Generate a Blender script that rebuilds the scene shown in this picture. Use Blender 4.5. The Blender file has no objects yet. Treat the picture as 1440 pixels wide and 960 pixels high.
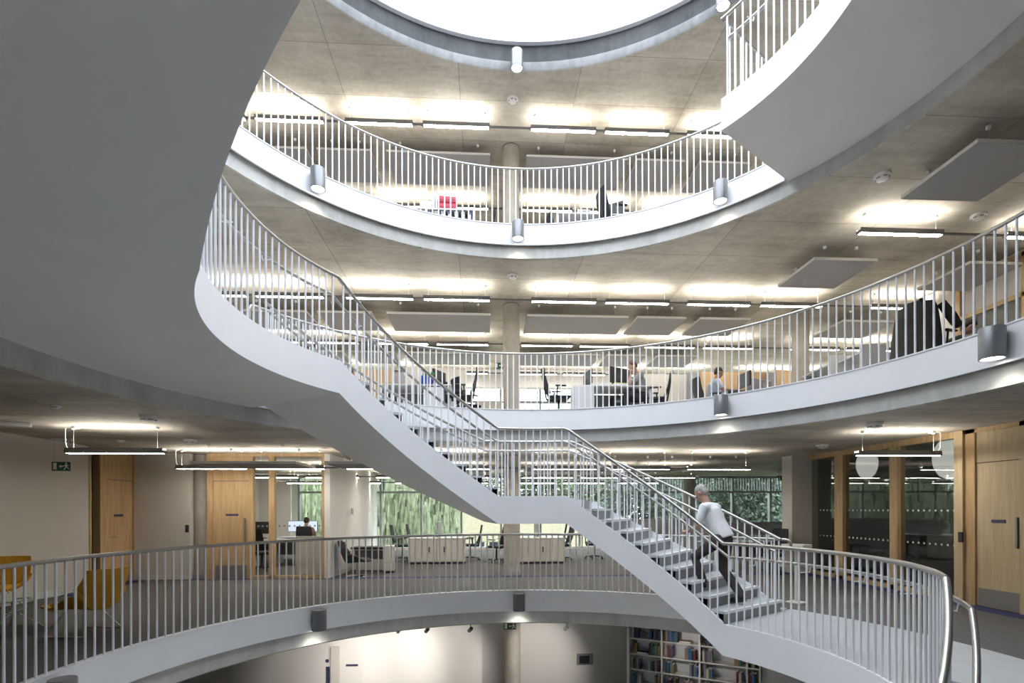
import bpy, bmesh, math, random
from math import sin, cos, pi, radians, sqrt, atan2
from mathutils import Vector, Matrix

# ------------------------------------------------------------------ camera, sky, exposure
SC = bpy.context.scene
COL = SC.collection
TH = radians(3.1)                      # the lens looks 3.1 degrees clockwise of the building grid
CAM = Vector((-0.673, -5.257, 1.596))
FPX, HZ, ROLL = 728.3, 715.7, 0.0028
_F = Vector((sin(TH), cos(TH), 0)); _R0 = Vector((cos(TH), -sin(TH), 0)); _U0 = Vector((0, 0, 1))
_R = _R0 * cos(ROLL) - _U0 * sin(ROLL); _U = _U0 * cos(ROLL) + _R0 * sin(ROLL)
cd = bpy.data.cameras.new('camera'); cam = bpy.data.objects.new('camera', cd); COL.objects.link(cam)
cd.sensor_fit = 'HORIZONTAL'; cd.sensor_width = 36; cd.lens = 36 * FPX / 1440
cd.shift_y = (HZ - 480) / 1440; cd.clip_start = 0.05; cd.clip_end = 300
cam.matrix_world = Matrix(((_R.x, _U.x, -_F.x, CAM.x), (_R.y, _U.y, -_F.y, CAM.y), (_R.z, _U.z, -_F.z, CAM.z), (0, 0, 0, 1)))
SC.camera = cam

W = bpy.data.worlds.new('sky'); SC.world = W; W.use_nodes = True
_n = W.node_tree.nodes['Background']; _n.inputs[0].default_value = (0.90, 0.95, 1.0, 1); _n.inputs[1].default_value = 6.9
vs = SC.view_settings
SC.display_settings.display_device = 'sRGB'
vs.view_transform = 'Standard'; vs.look = 'None'; vs.gamma = 1; vs.exposure = 0.0; vs.use_curve_mapping = False
try:
    SC.cycles.max_bounces = 10; SC.cycles.diffuse_bounces = 5; SC.cycles.transparent_max_bounces = 24
    SC.cycles.sample_clamp_indirect = 6.0; SC.cycles.caustics_reflective = False; SC.cycles.caustics_refractive = False
except Exception: pass
LAMP = 46.0          # radiance of the linear lamps, downward
UPL = 54.0          # and upward

def ray(x, y):
    return _F + _R * ((x - 720) / FPX) + _U * ((HZ - y) / FPX)
def onz(x, y, z):                       # photograph point on a level plane
    d = ray(x, y); return CAM + d * ((z - CAM.z) / d.z)
def ony(x, yb, y=715.7):                # ... on a plane square to the grid
    d = ray(x, y); return CAM + d * ((yb - CAM.y) / d.y)
def onx(x, xb, y=715.7):
    d = ray(x, y); return CAM + d * ((xb - CAM.x) / d.x)
def dep(x, y, Y):
    return CAM + ray(x, y) * Y

# ------------------------------------------------------------------ materials
def mat(name, col, rough=0.5, metal=0.0, spec=0.5, emit=None, estr=0.0, noise=0, nscale=20, bump=0.0, bscale=60):
    m = bpy.data.materials.new(name); m.use_nodes = True; nt = m.node_tree
    b = nt.nodes['Principled BSDF']; L = nt.links
    b.inputs['Base Color'].default_value = (*col, 1); b.inputs['Roughness'].default_value = rough
    b.inputs['Metallic'].default_value = metal; b.inputs['Specular IOR Level'].default_value = spec
    if emit: b.inputs['Emission Color'].default_value = (*emit, 1); b.inputs['Emission Strength'].default_value = estr
    if noise or bump: tc = nt.nodes.new('ShaderNodeTexCoord')
    if noise:
        n = nt.nodes.new('ShaderNodeTexNoise'); n.inputs['Scale'].default_value = nscale; n.inputs['Detail'].default_value = 6
        L.new(tc.outputs['Object'], n.inputs['Vector'])
        r = nt.nodes.new('ShaderNodeValToRGB'); r.color_ramp.elements[0].position = .3; r.color_ramp.elements[1].position = .7
        r.color_ramp.elements[0].color = (*[c * (1 - noise) for c in col], 1); r.color_ramp.elements[1].color = (*[min(1, c * (1 + noise)) for c in col], 1)
        L.new(n.outputs['Fac'], r.inputs['Fac']); L.new(r.outputs['Color'], b.inputs['Base Color'])
    if bump:
        n2 = nt.nodes.new('ShaderNodeTexNoise'); n2.inputs['Scale'].default_value = bscale; L.new(tc.outputs['Object'], n2.inputs['Vector'])
        bp = nt.nodes.new('ShaderNodeBump'); bp.inputs['Strength'].default_value = bump; bp.inputs['Distance'].default_value = .01
        L.new(n2.outputs['Fac'], bp.inputs['Height']); L.new(bp.outputs['Normal'], b.inputs['Normal'])
    return m

def concrete(name, c0, c1, joints=True, warm=0.0):
    m = bpy.data.materials.new(name); m.use_nodes = True; nt = m.node_tree; N = nt.nodes; L = nt.links
    b = N['Principled BSDF']; b.inputs['Roughness'].default_value = .75; b.inputs['Specular IOR Level'].default_value = .3
    tc = N.new('ShaderNodeTexCoord')
    def noi(scale, det, vec=None, sx=1, sy=1, sz=1):
        mp = N.new('ShaderNodeMapping'); mp.inputs['Scale'].default_value = (sx, sy, sz); L.new(tc.outputs['Object'], mp.inputs['Vector'])
        n = N.new('ShaderNodeTexNoise'); n.inputs['Scale'].default_value = scale; n.inputs['Detail'].default_value = det; n.inputs['Roughness'].default_value = .62
        L.new(mp.outputs['Vector'], n.inputs['Vector']); return n.outputs['Fac']
    def math(op, a, bb):
        q = N.new('ShaderNodeMath'); q.operation = op
        for i, v in enumerate((a, bb)):
            if v is None: continue
            if isinstance(v, (int, float)): q.inputs[i].default_value = v
            else: L.new(v, q.inputs[i])
        return q.outputs[0]
    big = noi(.55, 5); streak = noi(1.6, 6, sx=.35, sy=2.2) if joints else noi(4.5, 5, sz=.12); fine = noi(9, 5)
    s = math('ADD', math('MULTIPLY', big, .5), math('ADD', math('MULTIPLY', streak, .32), math('MULTIPLY', fine, .18)))
    r = N.new('ShaderNodeValToRGB'); r.color_ramp.elements[0].position = .38; r.color_ramp.elements[1].position = .62
    r.color_ramp.elements[0].color = (*c0, 1); r.color_ramp.elements[1].color = (*c1, 1); L.new(s, r.inputs['Fac'])
    out = r.outputs['Color']
    if joints:
        sep = N.new('ShaderNodeSeparateXYZ'); L.new(tc.outputs['Object'], sep.inputs[0])
        def line(o, per, w, off):
            f = math('FRACT', math('DIVIDE', math('ADD', o, off), per), None)
            return math('LESS_THAN', f, w / per)
        j = math('MAXIMUM', line(sep.outputs[0], 2.44, .014, 101.2), line(sep.outputs[1], 1.22, .012, 100.3))
        def cell(o, per, off): return math('FLOOR', math('DIVIDE', math('ADD', o, off), per), None)
        cb = N.new('ShaderNodeCombineXYZ'); L.new(cell(sep.outputs[0], 2.44, 101.2), cb.inputs[0]); L.new(cell(sep.outputs[1], 1.22, 100.3), cb.inputs[1])
        wn = N.new('ShaderNodeTexWhiteNoise'); L.new(cb.outputs[0], wn.inputs['Vector'])
        hs = N.new('ShaderNodeHueSaturation'); L.new(out, hs.inputs['Color']); L.new(math('ADD', math('MULTIPLY', wn.outputs['Value'], .24), .88), hs.inputs['Value']); out = hs.outputs['Color']
        mx = N.new('ShaderNodeMix'); mx.data_type = 'RGBA'; L.new(math('MULTIPLY', j, .6), mx.inputs['Factor'])
        L.new(out, mx.inputs['A']); mx.inputs['B'].default_value = (*[c * .45 for c in c0], 1); out = mx.outputs['Result']
        bp = N.new('ShaderNodeBump'); bp.inputs['Strength'].default_value = .4; bp.inputs['Distance'].default_value = .01; bp.invert = True
        L.new(j, bp.inputs['Height']); L.new(bp.outputs['Normal'], b.inputs['Normal'])
    L.new(out, b.inputs['Base Color']); return m

def wood(name, c0, c1, plank=0.0):
    m = bpy.data.materials.new(name); m.use_nodes = True; nt = m.node_tree; N = nt.nodes; L = nt.links
    b = N['Principled BSDF']; b.inputs['Roughness'].default_value = .45; b.inputs['Specular IOR Level'].default_value = .3
    tc = N.new('ShaderNodeTexCoord'); mp = N.new('ShaderNodeMapping'); mp.inputs['Scale'].default_value = (9, 9, .7)
    L.new(tc.outputs['Object'], mp.inputs['Vector'])
    n = N.new('ShaderNodeTexNoise'); n.inputs['Scale'].default_value = 2.2; n.inputs['Detail'].default_value = 6; n.inputs['Distortion'].default_value = .6
    L.new(mp.outputs['Vector'], n.inputs['Vector'])
    r = N.new('ShaderNodeValToRGB'); r.color_ramp.elements[0].position = .3; r.color_ramp.elements[1].position = .72
    r.color_ramp.elements[0].color = (*c0, 1); r.color_ramp.elements[1].color = (*c1, 1)
    L.new(n.outputs['Fac'], r.inputs['Fac']); L.new(r.outputs['Color'], b.inputs['Base Color']); return m

def glass(name, tint=(1, 1, 1), refl=1.0, ior=1.5):
    m = bpy.data.materials.new(name); m.use_nodes = True; nt = m.node_tree; N = nt.nodes; L = nt.links
    N.remove(N['Principled BSDF']); o = N['Material Output']
    t = N.new('ShaderNodeBsdfTransparent'); t.inputs[0].default_value = (*tint, 1)
    g = N.new('ShaderNodeBsdfGlossy'); g.inputs['Roughness'].default_value = .02
    f = N.new('ShaderNodeFresnel'); f.inputs['IOR'].default_value = ior
    mu = N.new('ShaderNodeMath'); mu.operation = 'MULTIPLY'; mu.inputs[1].default_value = refl; L.new(f.outputs[0], mu.inputs[0])
    ge = N.new('ShaderNodeNewGeometry'); inv = N.new('ShaderNodeMath'); inv.operation = 'SUBTRACT'; inv.inputs[0].default_value = 1; L.new(ge.outputs['Backfacing'], inv.inputs[1])
    m2 = N.new('ShaderNodeMath'); m2.operation = 'MULTIPLY'; L.new(mu.outputs[0], m2.inputs[0]); L.new(inv.outputs[0], m2.inputs[1]); mu = m2
    x = N.new('ShaderNodeMixShader'); L.new(mu.outputs[0], x.inputs[0]); L.new(t.outputs[0], x.inputs[1]); L.new(g.outputs[0], x.inputs[2])
    L.new(x.outputs[0], o.inputs['Surface']); return m

M = dict(
    white=mat('white_paint', (.85, .86, .89), .42, noise=.015, nscale=3),
    soffit=mat('soffit_paint', (.78, .78, .77), .6, noise=.02, nscale=2),
    steel=mat('brushed_steel', (.43, .42, .40), .33, .9, noise=.06, nscale=60),
    chrome=mat('chrome', (.8, .8, .8), .12, 1.0),
    conc=concrete('soffit_concrete', (.32, .29, .24), (.62, .59, .52)),
    edge=concrete('edge_concrete', (.40, .40, .385), (.60, .60, .58), False),
    gfloor=mat('pale_ground_floor', (.78, .77, .75), .4, noise=.05, nscale=4),
    kerb=concrete('dark_shaded_kerb_concrete', (.035, .038, .042), (.085, .088, .092), False),  # dark grey concrete, with the shade below the skylight put into its colour
    kerb2=concrete('half_shaded_kerb_concrete', (.15, .155, .16), (.30, .305, .31), False),  # same concrete, shade put in more lightly for the lower step
    carpet2=mat('pale_carpet', (.50, .48, .45), .95, spec=.1, noise=.12, nscale=25),
    column=concrete('column_concrete', (.36, .33, .28), (.52, .49, .43), False),
    carpet=mat('grey_carpet', (.135, .130, .125), .95, spec=.1, noise=.22, nscale=25, bump=.25, bscale=300),
    blue=mat('blue_carpet', (.06, .065, .16), .95, spec=.1, noise=.15, nscale=60),
    lino=mat('pale_resin_floor', (.50, .53, .56), .38, noise=.06, nscale=4),
    wall=mat('wall_paint', (.62, .585, .54), .8, noise=.012, nscale=3),
    wallw=mat('white_wall_paint', (.80, .78, .75), .8, noise=.012, nscale=3),
    wood=wood('maple_veneer', (.47, .31, .15), (.62, .44, .25)),
    wood2=wood('pale_maple_veneer', (.52, .40, .24), (.64, .52, .34)),
    kick=mat('kick_plate_steel', (.30, .29, .28), .4, .6),
    black=mat('black_plastic', (.018, .018, .02), .45),
    mesh=mat('black_mesh_fabric', (.02, .02, .024), .8, noise=.3, nscale=120),
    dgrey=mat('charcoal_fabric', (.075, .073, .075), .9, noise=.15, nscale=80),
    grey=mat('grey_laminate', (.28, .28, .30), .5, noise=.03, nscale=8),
    lgrey=mat('pale_grey_laminate', (.60, .61, .63), .45, noise=.02, nscale=8),
    cream=mat('cream_steel', (.66, .63, .58), .45, noise=.015, nscale=6),
    lampg=mat('lamp_grey_metal', (.19, .195, .205), .38, .5, noise=.04, nscale=30),
    lamph=mat('lamp_housing', (.20, .20, .205), .4, .4, noise=.03, nscale=20),
    panel=mat('raft_felt', (.40, .40, .415), .9, spec=.1, noise=.05, nscale=60),
    raftedge=mat('raft_edge', (.82, .80, .76), .7, noise=.01, nscale=8),
    plastic=mat('white_plastic', (.85, .84, .82), .35, noise=.01, nscale=8),
    diff=mat('lamp_diffuser', (.9, .9, .9), .4, emit=(1, .94, .85), estr=LAMP),
    up=mat('lamp_uplight_lens', (.9, .9, .9), .4, emit=(1, .93, .83), estr=UPL),
    spotface=mat('lamp_lens', (.9, .9, .9), .3, emit=(1, .98, .92), estr=9),
    glass=glass('clear_glass', (.93, .97, .95), 1.0),
    sky=glass('skylight_glass', (.97, .98, 1.0), .6),
    disc=mat('luminous_disc', (.8, .8, .76), .5, emit=(1, .98, .9), estr=.55),
    dglass=glass('partition_glass', (.80, .83, .83), 2.4),
    oglass=glass('office_glass', (.95, .96, .95), .5),
    alu=mat('window_frame_metal', (.36, .37, .37), .45, .3, noise=.03, nscale=20),
    yellow=mat('mustard_upholstery', (.60, .315, .025), .8, noise=.08, nscale=60, bump=.1, bscale=200),
    green=mat('sign_green', (.012, .085, .05), .5, noise=.05, nscale=30),
    signw=mat('sign_white', (.85, .88, .85), .5, noise=.01, nscale=30),
    navy=mat('navy_plate', (.05, .05, .11), .4, noise=.05, nscale=40),
    red=mat('red_box_file', (.55, .02, .06), .45, noise=.08, nscale=20),
    dred=mat('dark_red_box_file', (.28, .01, .035), .5, noise=.08, nscale=20),
    screen=mat('lit_monitor_screen', (.3, .33, .4), .3, emit=(.72, .82, 1), estr=1.0),
)

# ------------------------------------------------------------------ mesh helpers
class MB:
    def __init__(s): s.v = []; s.f = []
    def add(s, vs_, fs):
        o = len(s.v); s.v += [tuple(p) for p in vs_]; s.f += [tuple(i + o for i in f) for f in fs]; return s
    def box(s, c, d, rz=0, bev=0.0, rx=0, ry=0):
        hx, hy, hz = d[0] / 2, d[1] / 2, d[2] / 2
        R = Matrix.Rotation(rz, 3, 'Z') @ Matrix.Rotation(ry, 3, 'Y') @ Matrix.Rotation(rx, 3, 'X'); c = Vector(c)
        if bev <= 0:
            P = [(x, y, z) for z in (-hz, hz) for y in (-hy, hy) for x in (-hx, hx)]
            F = [(0, 2, 3, 1), (4, 5, 7, 6), (0, 1, 5, 4), (2, 6, 7, 3), (0, 4, 6, 2), (1, 3, 7, 5)]
        else:
            b = min(bev, hx * .98, hy * .98, hz * .98); P = []; idx = {}
            for sx in (-1, 1):
                for sy in (-1, 1):
                    for sz in (-1, 1):
                        for a in range(3):
                            q = [sx * (hx - b), sy * (hy - b), sz * (hz - b)]; q[a] = (sx * hx, sy * hy, sz * hz)[a]
                            idx[sx, sy, sz, a] = len(P); P.append(tuple(q))
            F = []
            for a in range(3):
                o1, o2 = [k for k in range(3) if k != a]
                for sg in (-1, 1):
                    def key(u, v_):
                        t = [0, 0, 0]; t[a] = sg; t[o1] = u; t[o2] = v_; return (*t, a)
                    F.append([idx[key(-1, -1)], idx[key(1, -1)], idx[key(1, 1)], idx[key(-1, 1)]])
            for a in range(3):
                o1, o2 = [k for k in range(3) if k != a]
                for u in (-1, 1):
                    for w in (-1, 1):
                        def key(sa, ax):
                            t = [0, 0, 0]; t[a] = sa; t[o1] = u; t[o2] = w; return (*t, ax)
                        F.append([idx[key(-1, o1)], idx[key(1, o1)], idx[key(1, o2)], idx[key(-1, o2)]])
            for sx in (-1, 1):
                for sy in (-1, 1):
                    for sz in (-1, 1): F.append([idx[sx, sy, sz, a] for a in range(3)])
        return s.add([c + R @ Vector(p) for p in P], F)
    def tube(s, pts, r, n=8, cap=True, closed=False):
        pts = [Vector(p) for p in pts]; K = len(pts); rr = r if isinstance(r, (list, tuple)) else [r] * K; rings = []; up = None
        for i, p in enumerate(pts):
            a = pts[i - 1] if (i or closed) else p; b = pts[(i + 1) % K] if (i < K - 1 or closed) else p
            t = (b - a).normalized()
            if up is None: up = Vector((0, 0, 1)) if abs(t.z) < .9 else Vector((1, 0, 0))
            u = t.cross(up)
            if u.length < 1e-5: u = t.orthogonal()
            u.normalize(); w = u.cross(t).normalized(); up = w
            rings.append([p + (u * cos(2 * pi * k / n) + w * sin(2 * pi * k / n)) * rr[i] for k in range(n)])
        V = [q for g in rings for q in g]; F = []
        for i in range(K if closed else K - 1):
            j = (i + 1) % K
            for k in range(n): F.append((i * n + k, i * n + (k + 1) % n, j * n + (k + 1) % n, j * n + k))
        if cap and not closed: F.append(tuple(range(n - 1, -1, -1))); F.append(tuple((K - 1) * n + k for k in range(n)))
        return s.add(V, F)
    def lathe(s, prof, n=20, c=(0, 0, 0), a0=0, a1=2 * pi):
        full = abs(a1 - a0 - 2 * pi) < 1e-6; m = n if full else n + 1; V = []; F = []
        for k in range(m):
            a = a0 + (a1 - a0) * k / n
            for (r, z) in prof: V.append((c[0] + r * cos(a), c[1] + r * sin(a), c[2] + z))
        P = len(prof)
        for k in range(n):
            k2 = (k + 1) % m
            for j in range(P - 1): F.append((k * P + j, k2 * P + j, k2 * P + j + 1, k * P + j + 1))
        return s.add(V, F)
    def grid(s, rows, close=False):          # rows of equal-length point lists
        n = len(rows[0]); V = [p for r in rows for p in r]; F = []
        for i in range(len(rows) - 1):
            for k in range(n if close else n - 1):
                F.append((i * n + k, i * n + (k + 1) % n, (i + 1) * n + (k + 1) % n, (i + 1) * n + k))
        return s.add(V, F)
    def prism(s, poly, z0, z1):
        n = len(poly); V = [(x, y, z0) for x, y in poly] + [(x, y, z1) for x, y in poly]
        return s.add(V, [tuple(range(n - 1, -1, -1)), tuple(range(n, 2 * n))] + [(i, (i + 1) % n, n + (i + 1) % n, n + i) for i in range(n)])
    def ball(s, c, r, n=12, sc=(1, 1, 1)):
        prof = [(max(1e-4, sin(pi * i / (n // 2))) * r * 1.0, -cos(pi * i / (n // 2)) * r) for i in range(n // 2 + 1)]
        V = []; F = []; P = len(prof)
        for k in range(n):
            for (q, z) in prof: V.append((c[0] + q * cos(2 * pi * k / n) * sc[0], c[1] + q * sin(2 * pi * k / n) * sc[1], c[2] + z * sc[2]))
        for k in range(n):
            for j in range(P - 1): F.append((k * P + j, (k + 1) % n * P + j, (k + 1) % n * P + j + 1, k * P + j + 1))
        return s.add(V, F)
    def mesh(s, name, m, smooth=None):
        me = bpy.data.meshes.new(name); me.from_pydata(s.v, [], s.f); me.materials.append(M[m] if isinstance(m, str) else m)
        bm = bmesh.new(); bm.from_mesh(me); bmesh.ops.remove_doubles(bm, verts=bm.verts, dist=1e-6)
        bmesh.ops.recalc_face_normals(bm, faces=bm.faces); bm.to_mesh(me); bm.free()
        if smooth:
            me.polygons.foreach_set('use_smooth', [True] * len(me.polygons))
            try: me.set_sharp_from_angle(angle=radians(smooth))
            except Exception: pass
        me.update(); return me
    def obj(s, name, m, parent=None, loc=(0, 0, 0), rz=0, smooth=None):
        return link(name, s.mesh(name, m, smooth), parent, loc, rz)

def link(name, me, parent=None, loc=(0, 0, 0), rz=0):
    o = bpy.data.objects.new(name, me); COL.objects.link(o); o.location = loc; o.rotation_euler = (0, 0, rz)
    if parent: o.parent = parent
    return o
def tag(o, label, cat, group=None):
    o['label'] = label; o['category'] = cat
    if group: o['group'] = group
    return o
def thing(name, label, cat, loc=(0, 0, 0), rz=0, group=None):
    o = bpy.data.objects.new(name, None); COL.objects.link(o); o.empty_display_size = .1
    o.location = loc; o.rotation_euler = (0, 0, rz); return tag(o, label, cat, group)
def struct(o): o['kind'] = 'structure'; return o
def stuff(o): o['kind'] = 'stuff'; return o
KIDS = {}
def kids(o):
    return [c for c in bpy.data.objects if c.parent == o]
def dup(o, loc, rz, label, group=None, parent=None):
    c = o.copy(); COL.objects.link(c)
    if parent: c.parent = parent
    else:
        c.location = loc; c.rotation_euler = (0, 0, rz); c['label'] = label
        if group: c['group'] = group
    for k in o.children: dup(k, None, None, None, None, c)
    return c
def pol(r, a, z=0): return Vector((r * cos(radians(a)), r * sin(radians(a)), z))
def arc(r, a0, a1, z=0, step=2.0):
    n = max(2, int(abs(a1 - a0) / step)); return [pol(r, a0 + (a1 - a0) * i / n, z) for i in range(n + 1)]

# ------------------------------------------------------------------ the shell
Z = {0: -3.6, 1: 0.0, 2: 3.557, 3: 7.2, 4: 11.013}
SOF = .663
RV, RS = 4.903, 4.978                  # void edge, slab edge
RI, RO = 3.09, 4.70                    # stair: inner and outer string
A_E, A_W, A_W2, A_S = 33.0, 146.5, 216.0, -38.0
RECT = (-13.0, 13.0, -10.0, 15.3)

def slab_rings(radii_z, rect_z, n=144):
    """faces from a round hole out to the rectangle: first the hole's wall (radii_z), then flat out to the rectangle at rect_z"""
    mb = MB(); angs = sorted(set([2 * pi * k / n for k in range(n)] + [atan2(y, x) % (2 * pi) for x in RECT[:2] for y in RECT[2:]]))
    def rim(a):
        c, s_ = cos(a), sin(a); t = 1e9
        if abs(c) > 1e-9: t = min(t, (RECT[1] if c > 0 else RECT[0]) / c)
        if abs(s_) > 1e-9: t = min(t, (RECT[3] if s_ > 0 else RECT[2]) / s_)
        return (t * c, t * s_)
    rows = [[(r * cos(a), r * sin(a), z) for a in angs] for r, z in radii_z]
    rows.append([(*rim(a), rect_z) for a in angs])
    return mb.grid(rows, close=True)

for k in (1, 2, 3):
    struct(slab_rings([(RS, Z[k] - .05), (RS, Z[k] - SOF + .02), (RS + .02, Z[k] - SOF)], Z[k] - SOF).obj('ceiling', 'conc'))
    struct(slab_rings([(RV + .03, Z[k])], Z[k]).obj('floor', 'carpet' if k == 1 else 'carpet2'))
    MBt = MB().lathe([(RS - .001, Z[k] - .42), (RS - .001, Z[k] - SOF + .02)], 144)     # bare face of the slab edge
    struct(MBt.obj('trim_%d' % (k + 10), 'edge', smooth=40))
struct(slab_rings([(5.5, Z[0])], Z[0]).obj('floor', 'carpet'))
struct(MB().prism([tuple(pol(5.6, a)[:2]) for a in range(0, 360, 5)], Z[0] - .05, Z[0]).obj('floor', 'gfloor'))
# roof: soffit, stepped concrete upstand, metal kerb, glass
RR, ZR = 5.08, 10.35
struct(slab_rings([(RR, ZR + .01), (RR + .02, ZR)], ZR).obj('ceiling', 'conc'))
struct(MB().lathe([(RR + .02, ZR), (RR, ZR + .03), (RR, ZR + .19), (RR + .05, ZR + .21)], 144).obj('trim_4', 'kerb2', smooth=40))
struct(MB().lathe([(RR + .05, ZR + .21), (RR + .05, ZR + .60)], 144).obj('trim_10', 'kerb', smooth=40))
struct(MB().lathe([(RR + .05, ZR + .56), (RR - .04, ZR + .56), (RR - .04, ZR + .68), (RR + .05, ZR + .68)], 144).obj('trim_5', 'white', smooth=30))
struct(slab_rings([(RR + .02, ZR + .62), (RR + .02, ZR + .8)], ZR + .8).obj('trim_6', 'edge'))
w = struct(MB().prism([tuple(pol(RR + .02, a)[:2]) for a in range(0, 360, 4)], ZR + .66, ZR + .68).obj('window_20', 'sky'))

# ------------------------------------------------------------------ walls round the building (the far ones frame the daylight)
x0, x1, y0, y1 = RECT
struct(MB().box(((x0 + x1) / 2, y0 - .1, 3.4), (x1 - x0 + .4, .2, 14.1)).obj('wall_south', 'wallw'))
struct(MB().box((x0 - .1, (y0 + y1) / 2, 3.4), (.2, y1 - y0, 14.1)).obj('wall_west', 'wallw'))
struct(MB().box((x1 + .1, (y0 + y1) / 2, 3.4), (.2, y1 - y0, 14.1)).obj('wall_east', 'wallw'))
YF = 15.2
struct(MB().box(((x0 + x1) / 2, YF + .1, -2.1), (x1 - x0, .2, 3.0)).obj('wall_north', 'wallw'))
for k in (1, 2): struct(MB().box(((x0 + x1) / 2, YF + .12, Z[k + 1] - .34), (x1 - x0, .2, .66)).obj('wall_north', 'wallw'))
struct(MB().box(((x0 + x1) / 2, YF + .12, 9.0), (x1 - x0, .2, 3.9)).obj('wall_north', 'wallw'))
# facade bays: each a window with its frame pieces and panes
nwin = 0
BAY = 1.56
for lev in (1, 2):
    for i in range(13):
        xa = -7.80 + BAY * i
        if xa > 12.0: break
        nwin += 1
        w = thing('window_%d' % nwin, '', '', (xa, YF, Z[lev])); del w['label']; del w['category']; struct(w)
        H = SOF and Z[lev + 1] - SOF - Z[lev]
        mb = MB().box((0, 0, H / 2), (.075, .16, H)); mb.obj('mullion', 'alu', w)
        MB().box((BAY / 2, 0, .05), (BAY - .075, .12, .10)).obj('sill_rail', 'alu', w)
        MB().box((BAY / 2, 0, 2.27), (BAY - .075, .12, .075)).obj('transom', 'alu', w)
        MB().box((BAY / 2, 0, H - .03), (BAY - .075, .12, .06)).obj('head_rail', 'alu', w)
        MB().box((BAY / 2, .01, 1.17), (BAY - .07, .012, 2.14)).obj('pane', 'glass', w)
        MB().box((BAY / 2, .01, (2.31 + H - .06) / 2), (BAY - .07, .012, H - .06 - 2.31)).obj('pane', 'glass', w)
        if lev == 1 and xa > 2.5:
            sl = MB()
            for q in range(13): sl.box((.11 + q * .112, -.09, (2.31 + H) / 2 - .01), (.03, .05, H - 2.36))
            stuff(sl.obj('slat_band', 'alu', w))
        MB().box((BAY / 2, -.12, .06), (BAY, .10, .12)).obj('heater_rail', 'plastic', w)
# boxes of wall between the facade's ends
for lev in (1, 2):
    struct(MB().box(((x0 - 7.84) / 2, YF, Z[lev] + 1.45), (-7.84 - x0, .2, 2.9)).obj('wall_north', 'wallw'))

# ------------------------------------------------------------------ columns
ncol = [('concrete column between the left door and the plain left wall, first floor', (-7.25, 7.3), 1),
        ('round concrete column standing in the middle of the first floor', (0, 7.3), 1),
        ('far round concrete column near the windows right of the stair', (7.25, 14.4), 1),
        ('round concrete column in the middle of the second floor', (0, 7.3), 2),
        ('round concrete column at the right of the second floor office', (7.25, 7.3), 2),
        ('round concrete column in the middle of the top floor', (0, 7.3), 3),
        ('round concrete column on the ground floor in front of the white wall', (0, 7.3), 0)]
for lab, (cx, cy), lev in ncol:
    top = (Z[lev + 1] - SOF) if lev < 3 else ZR
    o = MB().lathe([(.2, 0), (.2, top - Z[lev])], 28).obj('column', 'column', None, (cx, cy, Z[lev]), smooth=40)
    tag(o, lab, 'column', 'round concrete columns')
    if lev:
        MB().lathe([(.2, .001), (.212, .001), (.212, .10), (.2, .10)], 28).obj('base_collar', 'alu' if lev == 1 else 'column', o, smooth=30)
        MB().lathe([(.2, -.012), (.207, -.012), (.207, -.002), (.2, -.002)], 28, (0, 0, top - Z[lev])).obj('shadow_gap', 'black', o, smooth=30)

# ------------------------------------------------------------------ balustrades, stairs and landings
BAL_H = 1.09
ME_BAL = MB().tube([(0, 0, 0), (0, 0, BAL_H)], .0125, 8).mesh('baluster', 'white', 40)
PITCH = .117
def balusters(parent, r, a0, a1, zf, base=0.0):
    n = int(abs(radians(a1 - a0)) * r / PITCH)
    for i in range(n + 1):
        a = a0 + (a1 - a0) * (i + .5) / (n + 1); p = pol(r, a, zf(a) + base)
        link('baluster', ME_BAL, parent, p - parent.location)
def rail(parent, name, r, a0, a1, zf, h, rad, m='steel', step=1.5, pre=(), post=()):
    n = max(2, int(abs(a1 - a0) / step)); P = list(pre)
    for i in range(n + 1):
        a = a0 + (a1 - a0) * i / n; P.append(pol(r, a, zf(a) + h))
    P += list(post)
    return MB().tube([Vector(p) - parent.location for p in P], rad, 10).obj(name, m, parent, smooth=50)
def brackets(parent, r, a0, a1, zf, h, sgn):
    n = max(1, int(abs(radians(a1 - a0)) * r / .75))
    for i in range(n):
        a = a0 + (a1 - a0) * (i + .5) / n; z = zf(a) + h
        MB().tube([q - parent.location for q in (pol(r, a, z - .075), pol(r + sgn * .12, a, z - .075), pol(r + sgn * .13, a, z - .02))], .007, 6).obj('rail_bracket', 'white', parent, smooth=50)

flat = lambda z: (lambda a: z)
RINGS = [(1, 33.5, 322, 'white ring balustrade around the first floor void, its rail below eye level'),
         (2, -143.5, 146.5, 'white ring balustrade curving above the second floor edge band'),
         (3, 33.5, 322, 'topmost white ring balustrade around the third floor edge')]
for k, a0, a1, lab in RINGS:
    t = thing('ring_balustrade', lab, 'balustrade', (0, 0, Z[k]), group='ring balustrades')
    balusters(t, RV + .03, a0 + .6, a1 - .6, flat(Z[k]))
    zz = Z[k] + 1.1
    rail(t, 'top_rail', RV + .03, a0, a1, flat(Z[k]), 1.1, .024, pre=[pol(RV + .03, a0 - .9, zz - .32), pol(RV + .03, a0 - .9, zz - .07), pol(RV + .03, a0 - .6, zz - .01)], post=[pol(RV + .03, a1 + .6, zz - .01), pol(RV + .03, a1 + .9, zz - .07), pol(RV + .03, a1 + .9, zz - .32)])
    # the white steel edge band, with its top nosing: fixed to the slab, so part of the setting
    n = int((a1 - a0) / 1.5); rows = []
    for i in range(n + 1):
        a = a0 + (a1 - a0) * i / n
        rows.append([pol(r, a, z) for r, z in ((RS, Z[k] + .004), (RV - .012, Z[k] + .004), (RV - .012, Z[k] - .012), (RV, Z[k] - .014), (RV, Z[k] - .409), (RV + .03, Z[k] - .409), (RV + .03, Z[k] - .02))])
    struct(MB().grid(rows).obj('trim_%d' % k, 'white', smooth=35))

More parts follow.
